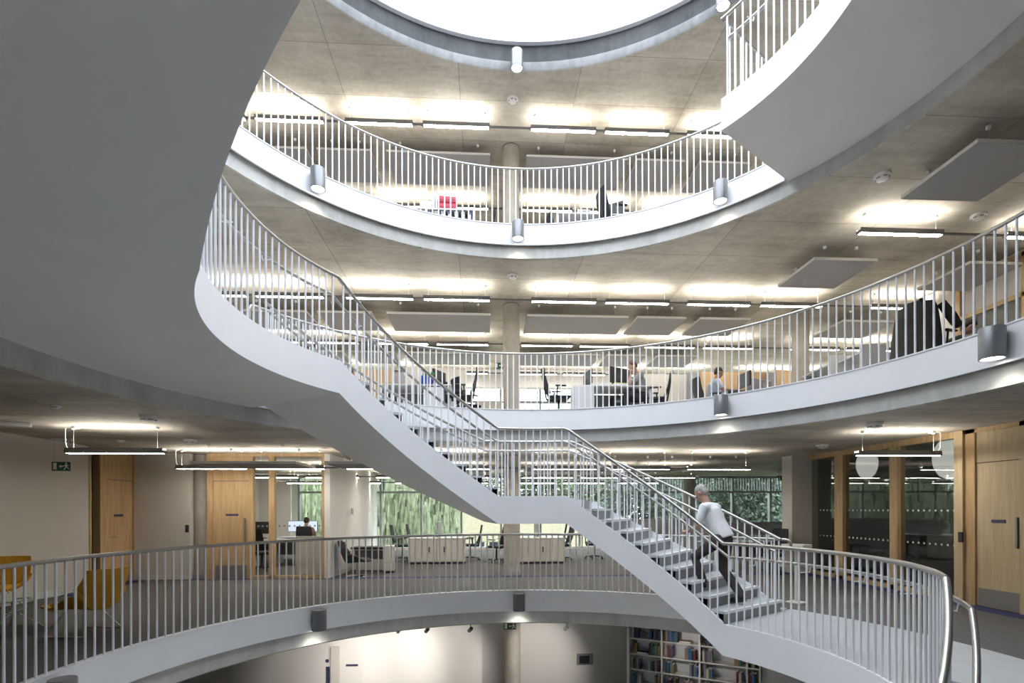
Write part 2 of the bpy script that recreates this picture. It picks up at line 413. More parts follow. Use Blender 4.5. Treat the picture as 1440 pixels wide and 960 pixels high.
def landing(z, a0, a1, lab):
    t = thing('stair_landing', lab, 'landing', (0, 0, z), group=None)
    def sec(rz, m, nm, sm=35):
        n = int(abs(a1 - a0) / 1.5)
        rows = [[pol(r, a0 + (a1 - a0) * i / n, q) for r, q in rz] for i in range(n + 1)]
        mb = MB().grid(rows)
        return mb.obj(nm, m, t, smooth=sm)
    sec([(RI + .02, .003), (RS, .003)], 'lino', 'deck')
    sec([(RI + .03, -.002), (RI + .03, .012), (RI, .012), (RI, -.42)], 'white', 'edge_band')
    sec([(RI + .0, -.42), (RS + .01, -.42)], 'soffit', 'soffit')
    for a in (a0, a1):
        MB().grid([[pol(r, a, q) for q in (-.42, 0)] for r in (RI, RO, RS)]).obj('end_plate', 'white', t)
    balusters(t, RI + .02, a0 + .5, a1 - .5, flat(z), .01)
    rail(t, 'top_rail', RI + .02, a0, a1, flat(z), 1.115, .024)
    rail(t, 'handrail', RI + .15, a0, a1, flat(z), .92, .02)
    brackets(t, RI + .02, a0, a1, flat(z), .92, 1)
    return t
LD1 = landing(Z[1], A_S, A_E, 'curved first floor landing at the foot of the stair, pale resin deck')
LD2 = landing(Z[2], A_W, A_W2, 'curved white landing at the head of the stair on the left')
LD3 = landing(Z[3], A_S, A_E, 'curved white landing high at upper right with open end')

def flight(lab, za, zb, aa, m0, m1, ab, nst, far=True):
    """helical flight rising from angle aa to ab (degrees) with a level landing between m0 and m1"""
    t = thing('staircase', lab, 'staircase', (0, 0, za)); zm = (za + zb) / 2
    def zf(a):
        u = (a - aa) / (ab - aa) * (ab - aa)
        s_ = 1 if ab > aa else -1; a_, b0, b1 = s_ * (a - aa), s_ * (m0 - aa), s_ * (m1 - aa); e = s_ * (ab - aa)
        if a_ <= 0: return za
        if a_ < b0: return za + (zm - za) * a_ / b0
        if a_ <= b1: return zm
        if a_ < e: return zm + (zb - zm) * (a_ - b1) / (e - b1)
        return zb
    # sample angles with the corners kept
    A = []
    for u, v in ((aa, m0), (m0, m1), (m1, ab)):
        n = max(4, int(abs(v - u) / 1.5)); A += [u + (v - u) * i / n for i in range(n)]
    A.append(ab)
    L = t.location
    def strip(rz, m, nm):
        return MB().grid([[pol(r, a, zf(a) + q) - L for r, q in rz] for a in A]).obj(nm, m, t, smooth=30)
    strip([(RI + .03, -.40), (RI + .03, .03), (RI, .03), (RI, -.42)], 'white', 'inner_string')
    def rise(a):
        s_ = 1 if ab > aa else -1
        d_ = min(abs(a - m0), abs(a - m1), abs(a - aa), abs(a - ab)); return .03 if s_ * m0 <= s_ * a <= s_ * m1 else .03 + .11 * min(1, d_ / 5)
    MB().grid([[pol(r, a, zf(a) + (q if q < 0 else rise(a))) - L for r, q in ((RO - .03, -.40), (RO - .03, 1), (RO, 1), (RO, -.42))] for a in A]).obj('outer_string', 'white', t, smooth=30)
    strip([(RI, -.42), (RO, -.42)], 'soffit', 'soffit')
    for u, v, z_, zt in ((aa, m0, za, zm), (m1, ab, zm, zb)):
        h = (zt - z_) / nst; da = (v - u) / nst
        for i in range(nst):
            b = u + da * i; zt_ = z_ + h * (i + 1)
            if i < nst - 1:
                n = 4; s_ = 1 if da > 0 else -1
                rows = [[pol(r, b - s_ * .35 + (da + s_ * .35) * j / n, q) - L for r, q in ((RI + .03, zt_ - .035), (RI + .03, zt_), (RO - .03, zt_), (RO - .03, zt_ - .035))] for j in range(n + 1)]
                MB().grid(rows, close=True).obj('tread', 'lino', t)
                ns = [[pol(r, b + s_ * q, zt_ + e) - L for r in (RI + .03, RO - .03)] for q, e in ((-.36, -.036), (-.36, .002), (.45, .002))]
                MB().grid(ns).obj('nosing', 'white', t)
            MB().grid([[pol(r, b, q) - L for q in (zt_ - h, zt_ - .03)] for r in (RI + .03, RO - .03)]).obj('riser', 'grey', t)
    n = max(3, int(abs(m1 - m0) / 2))
    MB().grid([[pol(r, m0 + (m1 - m0) * j / n, zm) - L for r in (RI + .03, RO - .03)] for j in range(n + 1)]).obj('half_landing', 'lino', t)
    s_ = 1 if ab > aa else -1
    balusters(t, RI + .02, aa + s_ * .5, ab - s_ * .5, zf, .03)
    rail(t, 'top_rail', RI + .02, aa, ab, zf, 1.115, .024)
    rail(t, 'handrail', RI + .15, aa, ab, zf, .92, .02); brackets(t, RI + .02, aa, ab, zf, .92, 1)
    if far:
        balusters(t, RO - .02, aa + s_ * .5, ab - s_ * .5, zf, .04)
        rail(t, 'top_rail', RO - .02, aa, ab, zf, 1.115, .024)
        rail(t, 'handrail', RO - .15, aa, ab, zf, .92, .02); brackets(t, RO - .02, aa, ab, zf, .92, -1)
    return t, zf
ST1, zf1 = flight('white helical staircase crossing the void, with a man climbing it', Z[1], Z[2], A_E, 77.8, 98.2, A_W, 10)
ST2, zf2 = flight('white staircase rising overhead at upper left, seen from below', Z[2], Z[3], A_W2, 261, 281, 322, 10)
ST0, zf0 = flight('white staircase turning down from the near landing at lower right', Z[1], Z[0], A_S, -83, -103, -147, 10, False)
# end rail across the open end of the upper landing
t = thing('end_balustrade', 'short straight white balustrade closing the end of the upper right landing', 'balustrade', pol(RI + .04, A_E, Z[3]))
n = 13; P = [pol(RI + .04 + (RV - RI) * i / n, A_E - .4, Z[3]) for i in range(n + 1)]
for p in P[1:-1]: link('baluster', ME_BAL, t, p - t.location)
MB().tube([p + Vector((0, 0, 1.1)) - t.location for p in (P[0], P[-1])], .02, 8).obj('top_rail', 'steel', t, smooth=50)

# ------------------------------------------------------------------ cylinder downlights on the edge bands
def downlight(k, a, z, lab, r=RV - .14):
    t = thing('downlight', lab, 'lamp', pol(r, a, z), radians(a), 'cylinder downlights on the edge bands')
    MB().lathe([(.001, .335), (.112, .335), (.116, .33), (.116, .0), (.104, .0), (.104, .03)], 28).obj('body', 'lampg', t, smooth=40)
    MB().lathe([(.001, .022), (.104, .022)], 24).obj('lens', 'spotface', t)
    MB().box((.13, 0, .2), (.07, .05, .12), bev=.005).obj('bracket', 'lampg', t)
    l = bpy.data.lights.new('downlight_lamp', 'SPOT'); l.energy = 26; l.color = (1, .97, .82); l.spot_size = radians(125); l.spot_blend = .8; l.shadow_soft_size = .06
    o = bpy.data.objects.new('beam', l); COL.objects.link(o); o.parent = t; o.location = (0, 0, -.005)
for k, a, lab in ((1, 90, 'dark cylinder downlight on the first floor edge band below the middle column'),
                  (1, 135, 'dark cylinder downlight on the first floor edge band at lower left'),
                  (1, 180, 'cylinder downlight cut by the bottom edge of the photo at far left'),
                  (2, 45, 'grey cylinder downlight on the second floor edge band below the seated man'),
                  (2, 0, 'large near cylinder downlight on the second floor edge band at far right'),
                  (2, 90, 'cylinder downlight of the second floor edge band behind the stair rails'),
                  (3, 90, 'silver cylinder downlight on the third floor edge band by the column'),
                  (3, 135, 'silver cylinder downlight on the third floor edge band at left'),
                  (3, 45, 'silver cylinder downlight on the third floor edge band at right')):
    if (k, a) == (2, 90): continue
    downlight(k, a, Z[k] - .37, lab)
for a, lab in ((90, 'bright cylinder downlight under the middle of the skylight kerb'), (45, 'cylinder downlight on the skylight kerb at upper right'), (135, 'cylinder downlight on the skylight kerb at upper left, behind the stair soffit')):
    if a != 135: downlight(4, a, 10.27, lab, 4.92)

# ------------------------------------------------------------------ linear lamps
ROWX = [-9.25, -7.25, -5.6, -3.68, -2.0, .37, 2.03, 3.9, 5.6, 8.2, 9.85]
LL = 1.49
ME_H = MB().box((LL / 2, 0, .0), (LL, .105, .05), bev=.012).box((LL / 2, .049, .035), (LL - .03, .006, .04)).box((LL / 2, -.049, .035), (LL - .03, .006, .04)).mesh('housing', 'lamph')
ME_D = MB().box((LL / 2, 0, -.0265), (LL - .07, .078, .006)).mesh('diffuser', 'diff')
ME_U = MB().grid([[(.06, y, z), (LL - .06, y, z)] for y, z in ((-.036, .0262), (-.022, .052), (.022, .052), (.036, .0262))]).mesh('uplight_lens', 'up')
ME_W = MB().tube([(0, 0, .02), (0, 0, .31)], .0022, 5).mesh('wire', 'plastic')
ME_C = MB().lathe([(.001, .258), (.022, .26), (.03, .27), (.03, .312)], 12).mesh('ceiling_cup', 'plastic', 40)
ME_W1 = MB().tube([(0, 0, .02), (0, 0, .39)], .0022, 5).mesh('wire', 'plastic')
ME_C1 = MB().lathe([(.001, .338), (.022, .34), (.03, .35), (.03, .392)], 12).mesh('ceiling_cup', 'plastic', 40)
ME_F = MB().tube([(.12, 0, .375), (.03, 0, .375), (-.0, 0, .36), (-.005, 0, .30), (0, 0, .12), (.02, 0, .07), (.06, 0, .03)], .007, 8).mesh('feed_cable', 'plastic', 60)
ME_FR = MB().lathe([(.001, .352), (.045, .355), (.05, .365), (.05, .392)], 16, (.16, 0, 0)).mesh('cable_rose', 'plastic', 40)
def lamp(x, y, z, lab, grp, link_to=None, low=False, feed=0):
    t = thing('linear_lamp', lab, 'lamp', (x, y, z), 0, grp)
    link('housing', ME_H, t); link('diffuser', ME_D, t); link('uplight_lens', ME_U, t)
    for q in (.12, LL - .12): link('wire', ME_W1 if low else ME_W, t, (q, 0, 0)); link('ceiling_cup', ME_C1 if low else ME_C, t, (q, 0, 0))
    if feed:
        for me in (ME_F, ME_FR): link(me.name, me, t, (0 if feed > 0 else LL, 0, 0), 0 if feed > 0 else pi)
    if link_to: MB().box((LL + (link_to - x - LL) / 2, 0, .006), (link_to - x - LL, .04, .03)).obj('connector', 'lamph', t)
    return t
FLN = {1: 'first floor', 2: 'second floor', 3: 'top floor'}
ROWN = {3.1: 'nearest row', 6.2: 'front row', 9.3: 'second row', 12.4: 'window row'}
def order(i, n):
    return ['leftmost', 'second from left', 'third from left', 'fourth from left', 'fifth from left', 'sixth from left', 'seventh from left', 'eighth from left', 'ninth from left', 'tenth from left', 'eleventh from left'][i]
for lev in (1, 2, 3):
    zl = (Z[lev + 1] - SOF if lev < 3 else ZR) - (.39 if lev == 1 else .31)
    for yb in (3.1, 6.2, 9.3, 12.4):
        if lev == 3 and yb > 10: continue
        xs = list(ROWX)
        if yb == 3.1: xs = [5.6, 8.2] if lev > 1 else [-7.12, 5.55]
        if yb == 6.2 and lev == 3: xs = [x for x in xs if -8 < x < 6]
        if lev == 1: xs = [x for x in xs if -8 < x < 5.6]
        for i, x in enumerate(xs):
            nx = xs[i + 1] if i + 1 < len(xs) and xs[i + 1] - x - LL < 1.2 else None
            lamp(x, yb, zl, '%s linear ceiling lamp, %s, %s' % (order(i, len(xs)), ROWN[yb], FLN[lev]), 'linear lamps, %s, %s' % (ROWN[yb], FLN[lev]), nx, lev == 1, 0 if lev > 1 else {(3.1, 0): 1, (6.2, 0): 1, (3.1, 1): -1}.get((yb, i), 0))
t = thing('ceiling_fitting', 'flat white ceiling fitting cut by the left edge of the photo', 'lamp', onz(12, 593, Z[2] - SOF), radians(35))
MB().box((0, 0, -.025), (.5, .14, .05), bev=.01).obj('body', 'plastic', t); MB().box((0, 0, -.053), (.46, .11, .006)).obj('cover', 'lgrey', t)
# ------------------------------------------------------------------ acoustic rafts
ME_R = {}
def raft(xa, xb_, y, z, lab, grp, drop=.31):
    wd = round(xb_ - xa, 2)
    if wd not in ME_R:
        ME_R[wd] = (MB().box((wd / 2, .6, .0), (wd - .012, 1.19, .04)).mesh('felt', 'panel'),
                    MB().grid([[(0, 0, -.022), (wd, 0, -.022), (wd, 1.2, -.022), (0, 1.2, -.022), (0, 0, -.022)], [(0, 0, .03), (wd, 0, .03), (wd, 1.2, .03), (0, 1.2, .03), (0, 0, .03)]]).mesh('edge_trim', 'raftedge'))
    t = thing('acoustic_raft', lab, 'acoustic panel', (xa, y, z), 0, grp)
    link('felt', ME_R[wd][0], t); link('edge_trim', ME_R[wd][1], t)
    for q in ((.3, .15), (wd - .3, .15), (.3, 1.05), (wd - .3, 1.05)):
        link('wire', ME_W1 if z == H_LOW else ME_W, t, (*q, 0)); link('ceiling_cup', ME_C1 if z == H_LOW else ME_C, t, (*q, 0))
H_LOW = Z[2] - SOF - .39
RX = [(-6.3, -4.8), (-4.56, -3.3), (-2.95, -.5), (.37, 2.83), (3.04, 4.25), (4.6, 5.85)]
for lev in (1, 2, 3):
    zl = (Z[lev + 1] - SOF if lev < 3 else ZR) - .31
    for yb, rn in ((7.08, 'front row'), (10.15, 'second row')):
        if lev == 3 and yb > 8: continue
        for i, (a, b) in enumerate(RX):
            if lev == 1 and a < -3: continue
            raft(a, b, yb, zl, '%s grey acoustic panel hung in the %s of the %s ceiling' % (order(i, 6), rn, FLN[lev]), 'grey acoustic panels, %s, %s' % (rn, FLN[lev]))
for a, b, lab in ((-6.3, -4.3, 'low grey acoustic panel hung before the left timber door'), (-3.75, -1.3, 'low grey acoustic panel hung left of the upper stair soffit')):
    t = raft(a, b, 4.95, H_LOW, lab, 'grey acoustic panels, low left')
zl = Z[3] - SOF - .31
for a, b, y, lab in ((5.56, 6.76, .95, 'large near grey acoustic panel hanging at upper right below the upper landing'), (5.46, 6.68, 4.03, 'grey acoustic panel hanging at right beside the near linear lamp'),
                     (8.5, 9.9, 4.03, 'grey acoustic panel at far right behind the balustrade bars'), (8.2, 9.6, 7.08, 'low grey acoustic panel above the white desk ends at right')):
    raft(a, b, y, zl, lab, 'grey acoustic panels at right')
# ------------------------------------------------------------------ smoke detectors
def detector(p, lab, s=1.0):
    t = thing('smoke_detector', lab, 'detector', p, 0, 'ceiling detectors')
    MB().lathe([(.115 * s, 0), (.115 * s, -.03 * s), (.095 * s, -.04 * s), (.075 * s, -.07 * s), (.001, -.085 * s)], 20).obj('base', 'plastic', t, smooth=40)
    for k in range(6):
        q = pol(.085 * s, k * 60 + 15, -.055 * s); MB().box(q, (.022 * s, .05 * s, .014 * s), radians(k * 60 + 15)).obj('vent', 'alu', t)
for x, y, z, s, lab in ((721, 139, ZR, 1, 'white smoke detector on the top ceiling under the skylight'), (721, 387, Z[3] - SOF, 1, 'white smoke detector above the middle column of the second floor'),
                        (1241, 246, Z[3] - SOF, 1, 'white smoke detector left of the large grey raft at right'), (1376, 302, Z[3] - SOF, 1, 'white smoke detector below the large grey raft at right'),
                        (209, 585, Z[2] - SOF, 1, 'white smoke detector on the low ceiling at left'), (268, 618, Z[2] - SOF, 1, 'white smoke detector above the hanging lamps at left'),
                        (1230, 595, Z[2] - SOF, 1, 'white smoke detector on the low ceiling at right'), (1157, 625, Z[2] - SOF, 1, 'white smoke detector above the glazed wooden partition'),
                        (1052, 626, Z[2] - SOF, .5, 'tiny ceiling sensor left of the partition'), (170, 619, Z[2] - SOF, .5, 'tiny ceiling sensor above the first lamp at left'), (78, 570, Z[2] - SOF, .5, 'tiny ceiling sensor at far left')):
    detector(onz(x, y, z), lab, s)

# ------------------------------------------------------------------ first floor, left: wall, doors, glazed office
XL = -8.65; YB = 7.0; H1 = Z[2] - SOF
def wallbox(name, c, d, m='wall'): return struct(MB().box(c, d).obj(name, m))
def span(name, xa, xb_, ya, yb_, za, zb, m='wall', fn=struct, parent=None, loc=(0, 0, 0)):
    o = MB().box(((xa + xb_) / 2 - loc[0], (ya + yb_) / 2 - loc[1], (za + zb) / 2 - loc[2]), (abs(xb_ - xa), abs(yb_ - ya), abs(zb - za))).obj(name, m, parent)
    if fn and not parent: fn(o)
    return o
span('wall_left', XL - .15, XL, -10, 5.66, 0, H1)
span('baseboard_left', XL, XL + .015, -10, 5.66, 0, .10, 'cream')
# door 1 and its glazed side light, in the left wall
d = struct(bpy.data.objects.new('door_1', None)); COL.objects.link(d); d.location = (XL, 5.66, 0)
P0 = d.location
for nm, ya, yb_, za, zb, m, xo in (('jamb', 5.66, 5.71, 0, H1, 'wood', .02), ('jamb', 5.93, 6.15, 0, H1, 'wood', .03), ('jamb', 6.99, 7.06, 0, H1, 'wood', .02),
                                   ('head_panel', 6.15, 6.99, 2.26, H1, 'wood', -.02), ('leaf', 6.15, 6.99, .01, 2.25, 'wood', -.03)):
    span(nm, XL - .12, XL + xo, ya, yb_, za, zb, m, None, d, P0)
span('side_light', XL - .02, XL - .01, 5.71, 5.93, .1, H1 - .06, 'oglass', None, d, P0)
span('kick_plate', XL - .03, XL - .027, 6.2, 6.95, .02, .30, 'kick', None, d, P0)
span('sign_plate', XL - .03, XL - .024, 6.42, 6.70, 1.46, 1.51, 'navy', None, d, P0)
MB().tube([(-.03, .62, 1.02), (.04, .62, 1.02), (.04, .74, 1.02)], .012, 8).obj('lever_handle', 'chrome', d)
# a dim room behind the side light
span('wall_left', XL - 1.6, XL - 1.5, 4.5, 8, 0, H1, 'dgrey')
# frontal wall piece and glazed office front
span('wall_back', XL - .1, -7.40, YB, YB + .14, 0, H1); span('baseboard_back', XL, -7.40, YB - .015, YB, 0, .10, 'cream')
span('wall_back', -7.75, -6.85, YB + .48, YB + .56, 0, H1)
span('wall_left', XL - .1, XL, YB + .14, YF, 0, H1, 'wallw'); span('wall_back', XL, -7.55, 13.6, 13.7, 0, H1, 'wallw')
t = thing('card_reader', 'small black card reader on the plain wall left of the column', 'card reader', ony(263, YB - .012, 743))
MB().box((0, 0, 0), (.075, .024, .17), bev=.006).obj('case', 'black', t); MB().box((0, -.0135, .04), (.03, .003, .03)).obj('lens', 'navy', t)
d = struct(bpy.data.objects.new('door_2', None)); COL.objects.link(d); d.location = (-7.0, YB, 0); P0 = d.location
for nm, xa, xb_, za, zb, m, yo in (('jamb', -7.03, -6.90, 0, H1, 'wood', 0), ('jamb', -6.10, -6.0, 0, H1, 'wood', 0), ('head_panel', -6.90, -6.10, 2.27, H1 - .06, 'wood', .03), ('head', -7.0, -4.40, H1 - .06, H1, 'wood', -.01),
                                   ('leaf', -6.90, -6.10, .01, 2.26, 'wood', .04), ('mullion', -5.64, -5.52, 0, H1, 'wood', 0), ('jamb', -4.44, -4.37, 0, H1, 'wood', 0), ('sill', -6.0, -4.44, 0, .07, 'wood', 0)):
    span(nm, xa, xb_, YB + yo, YB + .14, za, zb, m, None, d, P0)
span('kick_plate', -6.85, -6.15, YB + .036, YB + .04, .02, .32, 'kick', None, d, P0)
span('sign_plate', -6.62, -6.34, YB + .034, YB + .04, 1.46, 1.505, 'navy', None, d, P0)
MB().box((-6.19 + 7, .02, 1.10), (.035, .03, .62), bev=.008).obj('pull_handle', 'kick', d)
span('pane', -6.0, -5.64, YB + .06, YB + .07, .07, H1 - .06, 'oglass', None, d, P0); span('pane', -5.52, -4.44, YB + .06, YB + .07, .07, H1 - .06, 'oglass', None, d, P0)
mb = MB()
for x in [-5.9 + .1 * i for i in range(3)] + [-5.42 + .115 * i for i in range(9)]:
    mb.lathe([(.001, -.001), (.024, -.001), (.024, .001), (.001, .001)], 10)
    k = 10 * 4; mb.v[-k:] = [(p[0] + x + 7, .055 + p[2] * 1.0, p[1] + 1.22) for p in mb.v[-k:]]
mb.obj('glass_dots', 'grey', d)
# curved white wall running back to the windows, its white end jamb
span('wall_back', -4.37, -4.24, YB - .02, YB + .16, 0, H1, 'wallw')
rows = []
for i in range(25):
    u = i / 24; rows.append([(-4.27 - .55 * u + .42 * sin(pi * u) * (1 - u), YB + .1 + (YF - YB - .1) * u, z) for z in (0, H1)])
struct(MB().grid(rows).obj('wall_inner', 'wallw', smooth=50))
struct(MB().grid([[(p[0] + .012, p[1], z) for z in (0, .1)] for p in [r[0] for r in rows]]).obj('baseboard_inner', 'cream'))
t = thing('wall_lettering', 'small pair of plates standing in for lettering on the curved white wall', 'lettering', (-4.10, 8.4, 1.55))  # two blank plates standing in for small wall lettering
for q in (0, .14): MB().box((0, q, 0), (.012, .07, .16), bev=.003).obj('letter_plate', 'grey' if q == 0 else 'lgrey', t)
# carpet border in dark blue following the column line and the walls
struct(MB().box((-.65, 7.02, .003), (15.9, .16, .006)).obj('trim_7', 'blue'))
struct(MB().box((7.18, 2.0, .003), (.30, 9.9, .006)).obj('trim_8', 'blue'))
struct(MB().box((XL + .16, 5.9, .003), (.3, 2.1, .006)).obj('trim_9', 'blue'))

# ------------------------------------------------------------------ first floor, right: glazed wooden partition and door
XR = 7.35
span('wall_right', 6.90, 7.56, 7.10, 7.53, 0, H1, 'wall')
d = struct(bpy.data.objects.new('window_30', None)); COL.objects.link(d); d.location = (XR, 3.1, 0); P0 = d.location
gl = [(7.32, 7.16, 'w'), (6.16, 5.85, 'w'), (4.55, 4.32, 'w'), (3.13, 2.97, 'w')]
for a, b, _ in gl: span('mullion', XR - .03, XR + .14, b + (.04 if a < 7 else 0), a, 0, H1, 'wood', None, d, P0)
span('head', XR - .04, XR + .14, 2.97, 7.1, H1 - .11, H1, 'wood', None, d, P0); span('sill', XR - .03, XR + .14, 2.97, 7.1, 0, .09, 'wood', None, d, P0)
for a, b in ((7.16, 6.16), (5.89, 4.55), (4.36, 3.13)): span('pane', XR + .05, XR + .06, b, a, .09, H1 - .11, 'dglass', None, d, P0)
for zz in (1.55, .95):
    mb = MB()
    for i in range(30):
        y = 3.22 + i * .122
        if 4.3 < y < 4.6 or 5.83 < y < 6.2: continue
        mb.add([(.045, y - 3.1 + .022 * cos(q * pi / 3), zz + .022 * sin(q * pi / 3)) for q in range(6)], [(0, 1, 2, 3, 4, 5)])
    mb.obj('glass_dots', 'lgrey', d)
# the dim room behind it
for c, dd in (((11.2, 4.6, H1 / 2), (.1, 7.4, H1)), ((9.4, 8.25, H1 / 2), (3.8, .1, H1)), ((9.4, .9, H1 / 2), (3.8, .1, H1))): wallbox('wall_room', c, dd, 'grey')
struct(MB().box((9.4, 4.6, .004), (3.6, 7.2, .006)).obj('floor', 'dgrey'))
for x, y, r, lab in ((1219, 652, .34, 'white round wall disc seen behind the middle pane of the glazed partition'), (1337, 643, .40, 'white round wall disc behind the right pane of the glazed partition')):
    p = onx(x, XR + .5, y); t = thing('wall_disc', lab, 'wall lamp', p)
    mb = MB().lathe([(.001, -.02), (r - .02, -.02), (r, 0), (r - .02, .02), (.001, .02)], 32); mb.v = [(z, x_, y_) for x_, y_, z in mb.v]; mb.obj('disc', 'disc', t, smooth=40)
    MB().tube([(0, 0, r - .02), (0, 0, H1 - p.z)], .006, 6).obj('hanger', 'alu', t)
d = struct(bpy.data.objects.new('door_3', None)); COL.objects.link(d); d.location = (XR, 2.1, 0); P0 = d.location
for nm, ya, yb_, za, zb, m, xo in (('jamb', 2.80, 2.97, 0, H1, 'wood', .0), ('side_panel', 2.97, 3.13, 0, H1, 'wood2', -.045), ('jamb', 1.0, 2.09, 0, H1, 'wood2', .0),
                                   ('head_panel', 2.09, 2.80, 2.33, H1 - .07, 'wood2', .03), ('head', 1.0, 2.97, H1 - .07, H1, 'wood', .0), ('leaf', 2.09, 2.80, .01, 2.32, 'wood2', .035)):
    span(nm, XR + xo, XR + .14, ya, yb_, za, zb, m, None, d, P0)
span('kick_plate', XR + .030, XR + .036, 2.12, 2.77, .02, .30, 'kick', None, d, P0)
span('sign_plate', XR + .028, XR + .036, 2.33, 2.55, 1.36, 1.41, 'navy', None, d, P0)
span('pull_handle', XR - .02, XR + .02, 2.11, 2.14, .98, 1.45, 'kick', None, d, P0)
MB().tube([(.03, .02, .90), (.005, .02, .90)], .018, 10).obj('lock', 'chrome', d)
t = thing('card_reader', 'black card reader on the wooden jamb beside the right door', 'card reader', onx(1351, XR - .055, 755))
MB().box((0, 0, 0), (.024, .085, .17), bev=.006).obj('case', 'black', t); MB().box((-.0135, 0, .04), (.003, .03, .03)).obj('lens', 'navy', t)
span('wall_right', XR, XR + .15, -10, 1.0, 0, H1)

# ------------------------------------------------------------------ ground floor
YG = 8.1
span('wall_ground', -13, 13, YG, YG + .15, Z[0], -SOF, 'wallw')
d = struct(bpy.data.objects.new('door_4', None)); COL.objects.link(d); p = ony(486, YG); d.location = (p.x, YG, Z[0]); P0 = d.location
zt = ony(470, YG, 908).z
xa, xb_ = ony(466, YG).x, ony(477, YG).x
span('door_post', xa, xb_, YG - .10, YG, Z[0], zt, 'cream', None, d, P0)
span('leaf', ony(479, YG).x, ony(511, YG).x, YG - .02, YG, Z[0], zt, 'wallw', None, d, P0)
span('vision_panel', ony(458, YG).x, ony(463, YG).x, YG - .02, YG, Z[0], ony(458, YG, 937).z, 'navy', None, d, P0)
q = ony(460, YG - .02, 929); mb = MB().lathe([(.001, 0), (.045, 0), (.045, .008), (.001, .008)], 16); mb.v = [(a, c - .0, b) for a, b, c in mb.v]
mb.obj('round_sign', 'navy', d, q - P0)
q = ony(495, YG - .03, 935); MB().box(q - P0, (.30, .012, .05)).obj('sign_plate', 'navy', d)
t = thing('wall_screen', 'small black screen in a grey frame on the ground floor wall', 'screen', ony(822.5, YG - .03, 926.5))
MB().box((0, 0, 0), (.42, .06, .28), bev=.01).obj('frame', 'grey', t); MB().box((-.02, -.034, 0), (.26, .012, .20)).obj('panel', 'black', t)
t = thing('thermostat', 'tiny white thermostat right of the ground floor column', 'thermostat', ony(733, YG - .01, 915)); MB().box((0, 0, 0), (.09, .02, .06), bev=.004).obj('case', 'plastic', t)
for i, (px, aim, lab) in enumerate(((560, 540, 'small ceiling spotlight, leftmost of the row lighting the ground floor wall'), (600, 555, 'small ceiling spotlight, second from left by the ground floor wall'), (661, 612, 'grey ceiling spotlight just left of the ground floor column'), (796, 745, 'white ceiling spotlight right of the ground floor column'), (480, 465, 'ceiling spotlight over the ground floor door'), (905, 1010, 'added ceiling spotlight to brighten the bookcase under the stair'))):  # the last spotlight is added to brighten the bookcase
    p = ony(px, 4.7 if px > 900 else 5.25); p.z = -SOF; t = thing('spotlight', lab, 'lamp', p, 0, 'ground floor spotlights')
    tgt = ony(aim, YG, 928) if px < 900 else onz(aim, 930, -1.9); dv = (tgt - p).normalized(); h = Vector((0, 0, -.17))
    MB().lathe([(.001, -.012), (.05, -.012), (.05, 0)], 14).obj('base', 'lampg', t, smooth=40); MB().tube([(0, 0, 0), (0, 0, -.17)], .01, 6).obj('stem', 'lampg', t)
    MB().tube([h - dv * .07, h + dv * .09], .04, 14).obj('head', 'plastic' if i == 3 else 'lampg', t, smooth=40)
    MB().tube([h + dv * .091, h + dv * .094], .033, 14).obj('lens', 'spotface', t)
    l = bpy.data.lights.new('spot_lamp', 'SPOT'); l.energy = 210 if px < 900 else 55; l.color = (1, .93, .86); l.spot_size = radians(62); l.spot_blend = .7; l.shadow_soft_size = .03
    o = bpy.data.objects.new('beam', l); COL.objects.link(o); o.parent = t; o.location = h + dv * .10; o.rotation_euler = dv.to_track_quat('-Z', 'Y').to_euler()

def exit_sign(p, lab, rz=0, drop=.42, s=1.0, arrow=-1):
    t = thing('exit_sign', lab, 'sign', p, rz)
    MB().box((0, 0, 0), (.34 * s, .02, .19 * s), bev=.003).obj('board', 'green', t)
    f = MB(); y = -.0115
    def quad(P): f.add([(a * s, y, b * s) for a, b in P], [tuple(range(len(P)))])
    quad([(-.14, -.07), (-.075, -.07), (-.075, .07), (-.14, .07)])                               # doorway
    quad([(.0, -.012), (.045, -.012), (.045, .012), (.0, .012)]); quad([(-.035, 0), (.002, .035), (.002, -.035)])   # arrow
    cx = .10
    quad([(cx + .018 * cos(k * pi / 4), .062 + .018 * sin(k * pi / 4)) for k in range(8)])        # head
    quad([(cx - .02, .035), (cx + .02, .04), (cx + .015, -.01), (cx - .015, -.015)])
    quad([(cx - .02, .035), (cx - .055, .01), (cx - .05, .0), (cx - .01, .02)]); quad([(cx + .015, .035), (cx + .05, .02), (cx + .05, .01), (cx + .01, .02)])
    quad([(cx - .015, -.01), (cx + .005, -.01), (cx - .03, -.075), (cx - .05, -.07)]); quad([(cx, -.01), (cx + .018, -.005), (cx + .055, -.05), (cx + .045, -.06)])
    f.obj('pictogram', 'signw', t)
    if drop:
        for q in (-.12 * s, .12 * s): MB().tube([(q, 0, .09 * s), (q, 0, drop)], .004, 6).obj('hanger', 'alu', t)
        MB().box((0, 0, drop + .0), (.40 * s, .05, .05)).obj('ceiling_mount', 'lgrey', t)
p = dep(86, 655.5, 9.3); exit_sign(p, 'green exit sign with white arrow and running man hanging at far left', radians(8), H1 - p.z - .03, .85)
p = ony(717, 6.9, 880); exit_sign(p, 'green exit sign in front of the ground floor column head', 0, -SOF - p.z - .03, .85)
p = dep(703, 514, 15.5); exit_sign(p, 'green exit sign half hidden left of the second floor column', 0, Z[3] - SOF - p.z - .03, .9)
p = dep(1100, 672, 17.5); exit_sign(p, 'small green exit sign hanging near the far right windows', 0, H1 - p.z - .03, .9)

